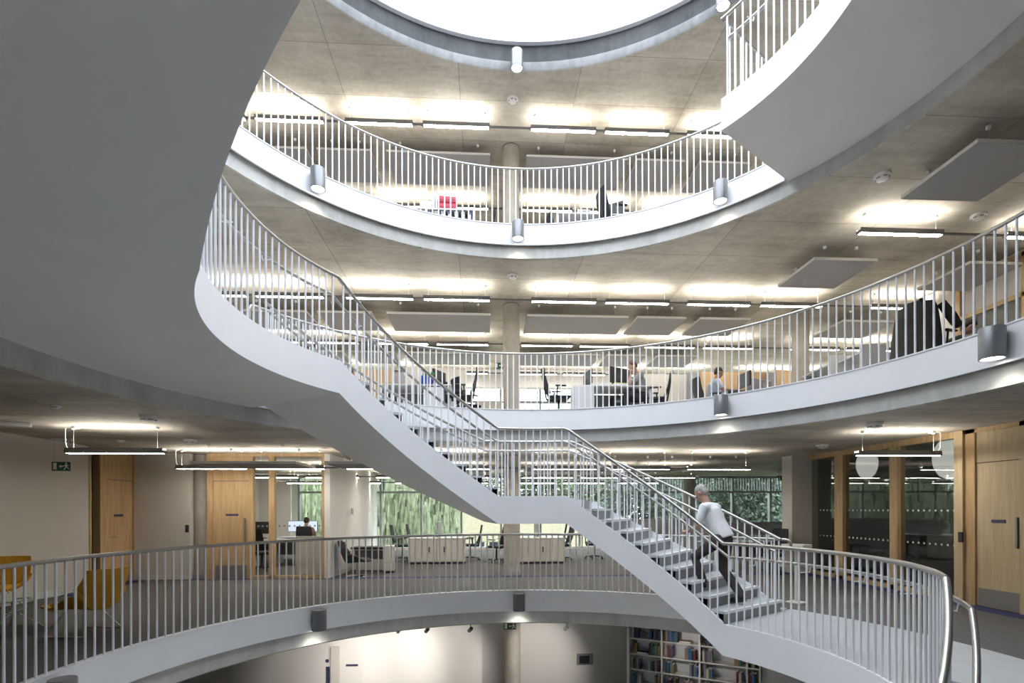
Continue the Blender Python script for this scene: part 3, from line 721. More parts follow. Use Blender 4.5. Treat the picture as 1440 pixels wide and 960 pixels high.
# ------------------------------------------------------------------ furniture builders (each faces +x, base at its origin)
def office_chair(loc, rz, lab, grp='black office chairs'):
    t = thing('office_chair', lab, 'chair', loc, rz, grp)
    MB().box((0, 0, .47), (.48, .48, .07), bev=.03).obj('seat', 'mesh', t)
    rows = []
    for i in range(9):
        u = i / 8; x = -.24 - .05 * sin(u * pi) - .10 * u * u + .05 * (1 - u); wd = .21 + .03 * sin(u * pi)
        rows.append([(x + .035 * (1 - abs(k - 3) / 3.0) * -1, (k - 3) / 3 * wd, .54 + .56 * u) for k in range(7)])
    rows2 = [[(p[0] - .025, p[1], p[2]) for p in r] for r in rows]
    mb = MB(); loopz = [a + b[::-1] for a, b in zip(rows, rows2)]; mb.grid(loopz, close=True)
    n = len(loopz[0]); mb.f.append(tuple(range(n))); mb.f.append(tuple((len(rows) - 1) * n + k for k in range(n)))
    mb.obj('backrest', 'mesh', t, smooth=60)
    MB().tube([(-.12, 0, .42), (-.27, 0, .45), (-.30, 0, .62), (-.33, 0, .8)], .02, 8).obj('back_spine', 'black', t, smooth=50)
    for s_ in (-1, 1):
        MB().tube([(-.08, s_ * .26, .44), (-.08, s_ * .29, .5), (-.06, s_ * .29, .67)], .016, 6).box((0, s_ * .29, .69), (.25, .07, .03), bev=.012).obj('armrest', 'black', t)
    MB().tube([(0, 0, .09), (0, 0, .43)], [.03, .025], 10).obj('gas_column', 'black', t, smooth=50)
    for k in range(5):
        a = radians(72 * k + 20); e = Vector((.29 * cos(a), .29 * sin(a), .075))
        MB().tube([(0, 0, .10), e], [.028, .018], 6).obj('leg', 'black', t)
        MB().tube([e + Vector((-.012 * sin(a), .012 * cos(a), -.045)), e + Vector((.012 * sin(a), -.012 * cos(a), -.045))], .03, 10).obj('caster', 'black', t)
    return t
def cabinet(loc, w, h, lab, dp=.45):
    t = thing('storage_cabinet', lab, 'cabinet', loc, 0, 'cream tambour cabinets')
    MB().box((0, 0, .03), (w - .04, dp - .04, .06)).obj('plinth', 'black', t)
    MB().box((0, .01, .06 + (h - .09) / 2), (w - .02, dp - .03, h - .09)).obj('carcass', 'cream', t)
    MB().box((0, 0, h - .015), (w, dp, .03), bev=.004).obj('top', 'cream', t)
    for s_ in (-1, 1):
        for q in (0, 1):
            c = s_ * w / 4 + (q - .5) * w / 4 * .98
            d = MB().box((c, -dp / 2 + .004, h / 2 + .015), (w / 4 * .96, .018, h - .13), bev=.004).obj('door', 'cream', t)
            if (q == 0) == (s_ > 0) and True: MB().box((c - .0, -dp / 2 - .014, h * .56), (.035, .02, .16), bev=.006).obj('handle', 'black', d)
        MB().box((s_ * w / 4, -dp / 2 + .004, h / 2 + .015), (.02, .012, h - .14)).obj('door_gap', 'dgrey', t)
    return t
def desk(loc, rz, w, lab, grp, dp=.8, top='lgrey', end=True):
    t = thing('office_desk', lab, 'desk', loc, rz, grp)
    MB().box((0, 0, .725), (w, dp, .028), bev=.006).obj('desktop', top, t)
    for s_ in (-1, 1):
        if end: MB().box((s_ * (w / 2 - .03), 0, .355), (.03, dp - .06, .71)).obj('end_panel', 'lgrey', t)
        else:
            for q in (-1, 1): MB().box((s_ * (w / 2 - .06), q * (dp / 2 - .06), .355), (.05, .05, .71)).obj('leg', 'lgrey', t)
    MB().box((0, dp / 2 - .04, .48), (w - .1, .02, .42)).obj('modesty_panel', 'grey', t)
    return t
def monitor(loc, rz, lab, w=.55, h=.34, lit=False, grp='monitors', base=.0):
    t = thing('monitor', lab, 'monitor', loc, rz, grp)
    MB().box((0, 0, .012), (.18, .24, .018), bev=.006).obj('stand_base', 'black', t)
    MB().tube([(-.04, 0, .02), (-.05, 0, .28)], .018, 8).obj('stand', 'black', t)
    b = MB().box((0, 0, .32), (.035, w, h), bev=.008).obj('casing', 'black', t)
    MB().box((.019, 0, .32), (.004, w - .03, h - .03)).obj('screen', 'screen' if lit else 'black', t)
    return t
def desk_screen(loc, rz, w, h, lab, m='grey', z=.75):
    t = thing('desk_screen', lab, 'desk divider', loc, rz, 'grey desk dividers')
    MB().box((0, 0, z + h / 2), (w, .03, h), bev=.008).obj('felt_board', m, t)
    for s_ in (-1, 1): MB().box((s_ * (w / 2 - .12), 0, z / 2), (.05, .05, z)).obj('post', 'lgrey', t)
    MB().box((0, 0, z + h + .006), (w, .036, .012)).obj('top_trim', 'lgrey', t)
    return t
def shell_chair(loc, rz, lab, m='yellow', steel=True):
    t = thing('lounge_chair', lab, 'chair', loc, rz, 'mustard lounge chairs' if m == 'yellow' else None)
    rows = []
    for i in range(15):                              # profile from seat front to back top, each row a curved section with winged arms
        u = i / 14
        if u < .5: x = .32 - .62 * u / .5 * .92; z = .40 - .05 * sin(u / .5 * pi / 2)
        else:
            q = (u - .5) / .5; x = -.25 - .06 * sin(q * pi / 2) - .10 * q; z = .35 + .50 * q
        wing = .20 * max(0, sin(min(1, max(0, (u - .15) / .75)) * pi)); row = []
        for k in range(11):
            s_ = (k - 5) / 5; wd = .31 + .05 * sin(u * pi)
            row.append((x + (.10 * abs(s_) ** 2 if u > .5 else 0), s_ * wd, z + wing * abs(s_) ** 3 * (1 if u < .6 else .6)))
        rows.append(row)
    under = [[(p[0] - .012, p[1] * .96, p[2] - .035) if i < 8 else (p[0] - .045, p[1] * .97, p[2]) for p in r] for i, r in enumerate(rows)]
    mb = MB(); lz = [a + b[::-1] for a, b in zip(rows, under)]; mb.grid(lz, close=True); n = len(lz[0]); mb.f.append(tuple(range(n))); mb.f.append(tuple(14 * n + k for k in range(n)))
    mb.obj('shell', m, t, smooth=60)
    MB().box((.03, 0, .385), (.5, .50, .07), bev=.03).obj('seat_cushion', m, t)
    if m == 'yellow':
        for a in (-1, 1):
            for b in (-1, 1): MB().tube([(.02 + b * .1, a * .1, .34), (.03 + b * .28, a * .28, .012)], .011, 8).obj('leg', 'chrome', t, smooth=50)
            MB().tube([(.03 - .28, a * .28, .012), (.03 + .28, a * .28, .012)], .009, 6).obj('floor_rail', 'chrome', t, smooth=50)
    else:
        MB().tube([(0, 0, .03), (0, 0, .34)], .03, 10).obj('pedestal', 'chrome', t, smooth=50); MB().lathe([(.001, .03), (.22, .02), (.25, 0), (.001, 0)], 24).obj('base_plate', 'chrome', t, smooth=40)
    return t

def at(px, Y, z=0.0): q = dep(px, 715.7, Y); return Vector((q.x, q.y, z))

# ---- first floor furniture
cabinet(at(615, 15.3), 1.68, .76, 'cream two-door cabinet standing left of the middle column, first floor')
cabinet(at(752, 15.3), 1.68, .76, 'cream two-door cabinet standing right of the middle column, first floor')
for px, lab in ((615, 'pale desk behind the left cream cabinet by the windows'), (752, 'pale desk behind the right cream cabinet')):
    c = at(px, 16.4); desk(c, 0, 1.66, lab, 'desks behind the cream cabinets', 1.4)
    c2 = at(px + 3, 16.4, .74)
    desk_screen(Vector((c.x + .05, c.y, 0)), radians(90), 1.3, .46, 'grey end-on divider on the %s bench' % ('left' if px < 700 else 'right'), 'grey', .74)
for px, Y, rz, lab in ((566, 16.3, 0, 'black office chair at the left end of the left bench desk'), (587, 17.4, 0, 'black office chair half hidden behind the left bench desk by the window'), (661, 16.3, 180, 'black office chair at the right end of the left bench desk'),
                       (698, 15.6, 150, 'black office chair partly behind the middle column'), (781, 17.2, 170, 'black office chair behind the right bench desk, back showing'), (790, 16.2, 190, 'black office chair at the right end of the right cabinet'), (836, 16.6, 80, 'black office chair below the half landing, only its feet showing')):
    office_chair(at(px, Y), radians(rz), lab, 'black office chairs, first floor')
shell_chair(at(502, 12.5), radians(20), 'dark grey lounge chair on a steel disc foot by the curved wall', 'dgrey')
t = thing('low_bench', 'low dark-topped bench beside the dark lounge chair', 'bench', at(524, 13.6), radians(-6))
MB().box((0, 0, .60), (1.0, .5, .05), bev=.01).obj('top', 'black', t); MB().box((0, .02, .30), (.96, .44, .54)).obj('carcass', 'cream', t); MB().box((0, -.21, .43), (.8, .02, .22)).obj('opening', 'dgrey', t)
for s_ in (-.45, .45): MB().box((s_, 0, .02), (.06, .4, .04)).obj('foot', 'black', t)
t = thing('pedestal_unit', 'narrow cream drawer pedestal beside the low bench', 'cabinet', at(547, 13.3), radians(8))
MB().box((0, 0, .36), (.28, .55, .62)).obj('carcass', 'cream', t); MB().box((0, 0, .02), (.24, .5, .05)).obj('plinth', 'black', t)
for k in range(3): MB().box((0, -.28, .16 + .2 * k), (.26, .02, .18), bev=.004).obj('drawer', 'cream', t)
c = at(66, 6.75); shell_chair(at(120, 6.75), radians(172), 'mustard lounge chair on chrome legs turned to the glass table')
shell_chair(at(-8, 8.1), radians(-75), 'mustard lounge chair cut by the left edge of the photo')
t = thing('coffee_table', 'round frosted glass coffee table between the mustard chairs', 'table', at(20, 6.9))
MB().lathe([(.001, .435), (.50, .435), (.505, .442), (.50, .45), (.001, .45)], 40).obj('glass_top', mat('frosted_glass', (.42, .50, .47), .25, noise=.03, nscale=5), t, smooth=40)
for k in range(3):
    a = radians(120 * k + 20); MB().tube([(.25 * cos(a), .25 * sin(a), .435), (.06 * cos(a), .06 * sin(a), .22), (.33 * cos(a), .33 * sin(a), .012)], .011, 8).obj('leg', 'chrome', t, smooth=50)
t = thing('pen', 'dark pen lying on the round glass table', 'pen', at(31, 6.75, .457), .5); MB().tube([(-.07, 0, 0), (.07, 0, 0)], .006, 6).obj('barrel', 'black', t)
# office behind the glass at left
t = thing('low_partition', 'low cream partition right behind the glazed office front', 'partition', at(437, 12.75)); MB().box((0, 0, .46), (.68, .06, .92), bev=.01).obj('board', 'cream', t); MB().box((0, 0, .935), (.7, .08, .02)).obj('top_trim', 'lgrey', t)
desk(at(428, 16.6), 0, 1.5, 'pale desk carrying the wide lit monitor in the glazed office', 'desks in the glazed office')
desk(at(394, 15.0), 0, 1.2, 'pale desk with grey front panel in the glazed office', 'desks in the glazed office')
monitor(at(426, 16.9, .74), radians(-95), 'wide lit monitor in front of the person in the glazed office', .98, .36, True, 'monitors in the glazed office')
monitor(at(369, 15.6, .74), radians(80), 'dark monitor seen from behind through the narrow glass strip', .6, .36, False, 'monitors in the glazed office')
desk(at(369, 15.4), 0, 1.0, 'desk under the dark monitor in the narrow glass strip', 'desks in the glazed office')
office_chair(at(368, 13.6), radians(80), 'black office chair seen through the narrow glass strip', 'black office chairs, glazed office')
office_chair(at(432, 15.9), radians(92), 'black office chair of the person at the lit monitor', 'black office chairs, glazed office')
# right side: dividers, leaflet stand
for px, Y, w, h, z, lab, m in ((943, 14.6, 2.15, .90, .40, 'brown-grey divider behind the stair rails, left of the walking man', 'panel'), (1042, 15.6, 1.15, .38, .80, 'grey divider right of the walking man', 'grey'), (1084, 15.9, .8, .38, .80, 'dark grey divider beside the wall pier', 'panel')):
    desk_screen(at(px, Y), 0, w * 1.05, h, lab, m, z)
desk(at(1065, 13.9), 0, 1.7, 'pale desk behind the stair head rail near the pier', 'desks by the pier', .7)
office_chair(at(1083, 12.6), radians(200), 'black office chair beside the wall pier', 'black office chairs, first floor')
t = thing('leaflet_stand', 'cream open-topped tray stand at the end of the ring rail near the pier', 'stand', at(1120, 8.75), radians(-62))
MB().box((0, 0, .455), (.05, .05, .91)).obj('post', 'cream', t); MB().box((0, 0, .012), (.26, .24, .024), bev=.006).obj('foot', 'cream', t)
tr = MB(); 
for c_, d_ in (((0, 0, .90), (.36, .28, .02)), ((0, -.135, .945), (.36, .015, .09)), ((0, .135, .945), (.36, .015, .09)), ((-.175, 0, .945), (.015, .28, .09)), ((.175, 0, .945), (.015, .28, .09))): tr.box(c_, d_)
tr.obj('tray', 'cream', t); MB().box((0, 0, .913), (.33, .25, .006)).obj('tray_liner', 'wood2', t)

# ---- second floor furniture
Z2 = Z[2]
desk(at(588, 11.55, Z2), 0, 1.55, 'white desk behind the upper stair flight, second floor', 'desks, second floor')
t = thing('storage_cube', 'pale grey cube unit under the left second floor desk', 'cabinet', at(612, 11.35, Z2)); MB().box((0, 0, .34), (.42, .5, .64), bev=.01).obj('carcass', 'lgrey', t); MB().box((0, -.26, .34), (.38, .02, .58), bev=.004).obj('door', 'lgrey', t)
t = thing('shopping_bag', 'blue and green bag with a red corner on the left second floor desk', 'bag', at(600, 11.5, Z2 + .742))
MB().box((0, 0, .13), (.28, .16, .26), bev=.03).obj('body', mat('blue_bag', (.02, .05, .35), .5, noise=.15, nscale=14), t); MB().box((.05, -.05, .29), (.24, .12, .10), bev=.03, rx=.2).obj('top_flap', mat('green_bag', (.02, .22, .03), .5, noise=.15, nscale=14), t); MB().box((.08, -.085, .04), (.10, .01, .07)).obj('patch', 'red', t)
t = thing('desk_bin', 'dark bin on the left second floor desk beside the bag', 'bin', at(628, 11.6, Z2 + .742)); MB().lathe([(.001, 0), (.05, 0), (.06, .14), (.054, .14), (.045, .01), (.001, .01)], 14).obj('body', 'black', t, smooth=40)
monitor(at(618, 11.9, Z2 + .742), radians(150), 'dark slanted monitor on the left second floor desk', .5, .32, False, 'monitors, second floor')
office_chair(at(648, 11.3, Z2), radians(184), 'black office chair left of the middle column, second floor', 'black office chairs, second floor')
office_chair(at(659, 12.3, Z2), radians(30), 'second black office chair beside the middle column, further back', 'black office chairs, second floor')
office_chair(at(786, 11.4, Z2), 0, 'black office chair right of the middle column, second floor', 'black office chairs, second floor')
desk(at(862, 11.7, Z2), 0, 1.62, 'white desk with papers right of the middle column, second floor', 'desks, second floor', end=False)
t = thing('storage_cube', 'white cube cabinet under the left end of the papered desk', 'cabinet', at(819, 11.35, Z2)); MB().box((0, 0, .35), (.46, .42, .68), bev=.01).obj('carcass', 'lgrey', t); MB().box((0, -.22, .35), (.42, .02, .62), bev=.004).obj('door', 'lgrey', t)
t = thing('computer_tower', 'black computer tower under the papered desk', 'computer', at(866, 11.7, Z2)); MB().box((0, 0, .3), (.2, .45, .46), bev=.01).obj('case', 'black', t); MB().box((0, -.23, .42), (.17, .01, .05)).obj('drive_bay', 'lampg', t); MB().box((0, 0, .035), (.24, .48, .06)).obj('cradle', 'black', t)
monitor(at(872, 11.9, Z2 + .742), radians(-60), 'large black monitor with stickers beside the resting person', .62, .42, False, 'monitors, second floor')
monitor(at(827, 12.0, Z2 + .742), radians(10), 'thin black monitor edge-on above the white cube cabinet', .5, .34, False, 'monitors, second floor')
for i, (dx, lab) in enumerate(((.1, 'flat stack of white papers on the papered desk'), (.45, 'stack of papers with a yellow sheet on the papered desk'))):
    t = thing('paper_stack', lab, 'papers', at(862, 11.5, Z2 + .742) + Vector((dx - .3, 0, 0)), .2 * i)
    for k in range(4): MB().box((.01 * (k % 2), .008 * k, .012 + .02 * k), (.30, .21, .018)).obj('sheaf', 'plastic' if not (i and k == 3) else mat('yellow_paper', (.65, .7, .15), .7, noise=.03, nscale=10), t)
office_chair(at(921, 11.6, Z2), radians(165), 'black office chair behind the resting person, second floor', 'black office chairs, second floor')
office_chair(at(999, 12.2, Z2), radians(0), 'black office chair of the man in the white shirt, second floor', 'black office chairs, second floor')
desk(at(1052, 12.2, Z2), radians(4), 1.5, 'grey desk of the man in the white shirt, second floor', 'desks, second floor', top='grey')
monitor(at(1047, 12.2, Z2 + .742), radians(186), 'black monitor facing the man in the white shirt', .5, .34, False, 'monitors, second floor')
desk_screen(at(1068, 12.6, Z2), radians(25), .9, .42, 'grey divider behind the white-shirted man’s monitor', 'grey', .75)
for px, Y, w, lab in ((1190, 9.6, .62, 'pale grey desk end panel, left one, by the right balustrade'), (1228, 8.9, .46, 'pale grey desk end panel, right one, beside the dark coat')):
    t = thing('desk_end', lab, 'desk', at(px, Y, Z2), radians(-4), 'pale desk ends'); MB().box((0, 0, .44), (w, .04, .86), bev=.05).obj('panel', 'plastic', t); MB().box((0, .5, .72), (w - .04, .96, .03)).obj('desktop', 'lgrey', t); MB().box((0, .9, .35), (w - .1, .04, .7)).obj('back_leg', 'grey', t)
desk(at(1266, 9.3, Z2), 0, .9, 'dark-fronted desk beside the black coat, second floor right', 'desks, second floor right', top='lgrey')
office_chair(at(1308, 8.0, Z2), radians(15), 'office chair under the hanging dark coat at right', 'black office chairs, second floor')
t = thing('coat', 'large dark coat draped over the office chair at right', 'coat', at(1308, 7.95, Z2), radians(15))
rows = []
for i in range(10):
    u = i / 9; z = 1.13 - .85 * u; row = []
    for k in range(20):
        a = 2 * pi * k / 20; wx = .10 + .10 * u; wy = .26 + .12 * sqrt(u) + .012 * sin(7 * a) * u
        row.append((-.30 + wx * cos(a), wy * sin(a), z - .03 * abs(sin(a))))
    rows.append(row)
mb = MB().grid(rows, close=True); mb.f.append(tuple(range(20))); mb.obj('cloth', mat('dark_green_coat', (.028, .03, .025), .85, noise=.3, nscale=30), t, smooth=60)
MB().tube([(-.22, -.3, 1.05), (-.1, -.36, .85), (.05, -.36, .72)], [.06, .07, .06], 10).obj('sleeve', bpy.data.materials['dark_green_coat'], t, smooth=60)
MB().tube([(-.36, -.12, 1.14), (-.24, 0, 1.17), (-.36, .12, 1.14)], .03, 8).obj('collar', 'black', t, smooth=60)
desk(at(1384, 9.2, Z2), 0, .9, 'white desk under the bent person at far right, second floor', 'desks, second floor right', top='lgrey')
# back of the second floor: timber box, doors, beams, pale walls
def back(name, pa, pb, Y, za, zb, m, th=.12):
    a, b = at(pa, Y), at(pb, Y); yb = (a.y + b.y) / 2
    return span(name, a.x, b.x, yb, yb + th, za, zb, m)
H2 = Z[3] - SOF
back('wall_back', 440, 552, 15.4, Z2, Z2 + 2.2, 'wood'); back('wall_back', 553, 571, 15.3, Z2, Z2 + 2.1, 'grey'); back('wall_back', 571, 645, 15.4, Z2, Z2 + 2.25, 'wall')
back('wall_back', 645, 655, 15.4, Z2, Z2 + 2.2, 'wall'); back('wall_back', 668, 704, 17.0, Z2, Z2 + 1.6, 'cream')
back('wall_back', 893, 968, 15.6, Z2, Z2 + 2.1, 'wall'); back('wall_back', 969, 985, 15.5, Z2, Z2 + 2.1, 'grey'); back('wall_back', 985, 1080, 15.6, Z2, Z2 + 2.15, 'wood'); back('wall_back', 1080, 1092, 15.5, Z2, Z2 + 2.1, 'grey'); back('wall_back', 1092, 1118, 15.6, Z2, Z2 + 2.2, 'wood')
back('wall_bulkhead', 590, 900, 18.4, H2 - .62, H2, 'wallw', .3)
span('wall_right', 9.6, 9.75, 1.0, 7.0, Z2, H2 - .02, 'wall')
w = struct(bpy.data.objects.new('window_31', None)); COL.objects.link(w); w.location = (9.58, 4.2, Z2)
for y in (-1.4, -.2, 1.2): MB().box((0, y, 1.45), (.06, .12, 2.9)).obj('mullion', 'wood', w)
for z in (.95, 2.1, 2.86): MB().box((0, -.1, z), (.06, 2.7, .09)).obj('transom', 'wood', w)
MB().box((.0, -.8, 1.5), (.02, 1.1, 1.1)).obj('pane', 'dglass', w); MB().box((0, .5, 1.5), (.02, 1.3, 1.1)).obj('pane', 'dglass', w)
MB().box((-.02, -.1, .45), (.04, 2.7, .9)).obj('lower_panel', 'grey', w)

# ---- top floor: only what shows above the edge band
Z3 = Z[3]
desk(at(620, 11.3, Z3), 0, 1.5, 'pale desk with the red box files on the top floor', 'desks, top floor')
t = thing('bookshelf_low', 'low open shelf of dark volumes under the red box files', 'shelf', at(634, 11.0, Z3)); MB().box((0, .13, .35), (1.0, .02, .66)).obj('back', 'lgrey', t); MB().box((0, 0, .69), (1.04, .28, .025)).obj('top', 'lgrey', t)
for s_ in (-.5, .5): MB().box((s_, 0, .34), (.025, .28, .67)).obj('side', 'lgrey', t)
for i in range(7):
    o = thing('binder', '%s dark binder in the low top-floor shelf' % order(i, 7), 'binder', at(634, 11.0, Z3) + Vector((-.42 + .14 * i, -.03, .36)), 0, 'dark binders'); MB().box((0, 0, .15), (.09, .2, .29), bev=.006).obj('cover', ('navy', 'grey', 'lampg')[i % 3], o); MB().box((0, -.101, .17), (.05, .004, .12)).obj('spine_label', 'lgrey', o)
MB().box((0, 0, .35), (.98, .26, .02)).obj('shelf_board', 'lgrey', t)
for k in range(2):
    o = thing('box_file', '%s red box file tray of the pair on the top floor desk' % ('lower' if k == 0 else 'upper'), 'box file', at(630, 11.1, Z3 + .742 + .15 * k), .06, 'red box files')
    MB().box((0, 0, .075), (.38, .25, .145), bev=.015).obj('body', 'red', o); MB().box((0, -.126, .05), (.34, .006, .06)).obj('open_front', 'dred', o)
t = thing('paper_stack', 'white stack of papers left of the red box files on the top floor', 'papers', at(601, 11.1, Z3 + .742))
for k in range(5): MB().box((.004 * (k % 2), 0, .02 + .036 * k), (.24, .3, .032), bev=.003).obj('sheaf', 'plastic', t)
for k in range(3):
    o = thing('folder', '%s thin upright folder between the papers and the red files' % order(k, 3), 'folder', at(612 + k * 2, 11.1, Z3 + .742), 0, 'upright folders'); MB().box((0, 0, .15), (.02, .24, .30)).obj('cover', ('lgrey', 'kick', 'plastic')[k], o)
office_chair(at(674, 11.7, Z3), radians(180), 'black chair tip left of the top floor column', 'black office chairs, top floor')
office_chair(at(794, 11.9, Z3), radians(5), 'black chair tip right of the top floor column', 'black office chairs, top floor')
desk(at(828, 11.5, Z3), 0, 1.5, 'white desk at the right of the top floor column', 'desks, top floor')
t = thing('desk_rack', 'white paper rack on the right top floor desk', 'rack', at(821, 11.3, Z3 + .742))
for k in range(3): MB().box((0, 0, .01 + .05 * k), (.26, .24, .012)).obj('tray', 'plastic', t)
for s_ in (-.13, .13): MB().box((s_, 0, .06), (.01, .24, .12)).obj('side', 'plastic', t)
monitor(at(862, 11.6, Z3 + .742), radians(60), 'grey monitor edge-on at right on the top floor', .5, .34, False, 'monitors, top floor')
office_chair(at(867, 11.0, Z3), radians(10), 'black chair back at right on the top floor', 'black office chairs, top floor')

# ------------------------------------------------------------------ bookcase on the ground floor
rnd = random.Random(7)
A = at(884, 12.0); B_ = at(1068, 10.74); dv = (B_ - A); LBK = dv.length; ANG = atan2(dv.y, dv.x)
TOP = -1.14; SH = .355
t = thing('bookcase', 'tall white bookcase full of books on the ground floor under the stair', 'bookcase', (A.x, A.y, Z[0]), ANG)
HB = TOP - Z[0]; DB = .30
cols = [0, .27, .565, .91, 1.0]      # divider places along it
MB().box((LBK / 2, DB, HB / 2), (LBK, .02, HB)).obj('back_panel', 'lgrey', t)
for i, c in enumerate(cols): MB().box((LBK * c, DB / 2 - (.05 if i == 0 else 0), HB / 2), (.05 if i == 0 else .035, DB + (.1 if i == 0 else 0), HB)).obj('side_panel' if i in (0, 4) else 'divider', 'wallw', t)
levels = [HB - .255 - SH * k for k in range(6)]
for i in range(4):
    a, b = LBK * cols[i] + .02, LBK * cols[i + 1] - .02
    for z in levels: MB().box(((a + b) / 2, DB / 2, z), (b - a, DB - .02, .025)).obj('shelf', 'wallw', t)
BCOL = {'navy': (.03, .045, .14), 'black': (.025, .025, .03), 'teal': (.02, .16, .16), 'maroon': (.15, .03, .04), 'tan': (.36, .26, .14), 'cream': (.5, .47, .4), 'blue': (.04, .13, .32), 'purple': (.10, .06, .16), 'grey': (.22, .22, .23), 'olive': (.20, .19, .06)}
BM = {k: mat(k + '_book_cover', v, .55, noise=.12, nscale=12) for k, v in BCOL.items()}
BME = {}
ORD = ['top', 'second', 'third', 'fourth', 'fifth', 'sixth']; BAYN = ['left bay', 'second bay', 'third bay', 'right bay']
runs = {(0, 0): [(.05, 4), (.62, 2), (.85, 2)], (0, 1): [(.04, 3), (.62, 6)], (0, 2): [(.03, 5), (.6, 6)], (0, 3): [(.03, 5), (.8, 3)], (1, 0): [(.02, 7)], (1, 1): [(.08, 4), (.62, 6)], (1, 2): [(.05, 5), (.75, 4)], (1, 3): [(.05, 7), (.6, 4)],
        (2, 0): [(.1, 3)], (2, 1): [(.03, 5), (.75, 3)], (2, 2): [(.06, 4), (.8, 3)], (2, 3): [(.1, 4), (.8, 2)], (3, 1): [(.2, 3)], (3, 2): [(.1, 4)], (3, 3): [(.2, 2)]}
Mt = Matrix.Translation((A.x, A.y, Z[0])) @ Matrix.Rotation(ANG, 4, 'Z')
for (i, k), rr in runs.items():
    a, b = LBK * cols[i] + .03, LBK * cols[i + 1] - .03
    z = levels[k] + .0125
    if k >= 4: continue
    for st, nb in rr:
        x = a + (b - a) * st
        for q in range(nb):
            cn = rnd.choice(list(BCOL)); th = rnd.choice((.03, .038, .046)); hh = rnd.choice((.21, .235, .26))
            if x + th > b: break
            key = (cn, th, hh)
            if key not in BME:
                BME[key] = (MB().box((0, 0, hh / 2), (th, .19, hh), bev=.004).mesh('cover', BM[cn]), MB().box((0, .003, hh / 2), (th * .8, .188, hh + .0006)).mesh('pages', 'plastic'))
            p = Mt @ Vector((x + th / 2, .12, z))
            o = thing('book', '%s %s book, number %d of its run on the %s shelf, %s of the bookcase' % ({.03: 'thin', .038: 'medium', .046: 'thick'}[th], cn, q + 1, ORD[k], BAYN[i]), 'book', p, ANG, 'books in the bookcase')
            o['label'] = '%s %s book %s, %s shelf, %s' % ({.03: 'thin', .038: 'medium', .046: 'thick'}[th], cn, ('first from the left' if q == 0 else order(q, 9)) + (' of the left run' if st < .3 else ' of the right run'), ORD[k], BAYN[i])
            link('cover', BME[key][0], o); link('pages', BME[key][1], o); x += th + .004
for (i, k, st, lab) in ((0, 1, .38, 'dark book lying flat, second shelf, left bay of the bookcase'), (1, 0, .62, 'tan book lying flat, top shelf, second bay of the bookcase'), (2, 3, .5, 'dark box lying on the fourth shelf, third bay of the bookcase')):
    a, b = LBK * cols[i] + .03, LBK * cols[i + 1] - .03
    o = thing('book', lab, 'book', Mt @ Vector((a + (b - a) * st, .14, levels[k] + .0125)), ANG); MB().box((0, 0, .02), (.24, .18, .04), bev=.005).obj('cover', BM['tan' if k == 0 else 'black'], o); MB().box((0, -.004, .02), (.23, .18, .028)).obj('pages', 'plastic', o)

e = B_ + dv.normalized() * .03
o = MB().box((1.5, .2, 1.47), (3.0, .15, 2.94)).obj('wall_ground', 'wallw', None, (e.x, e.y, Z[0]), ANG); struct(o)
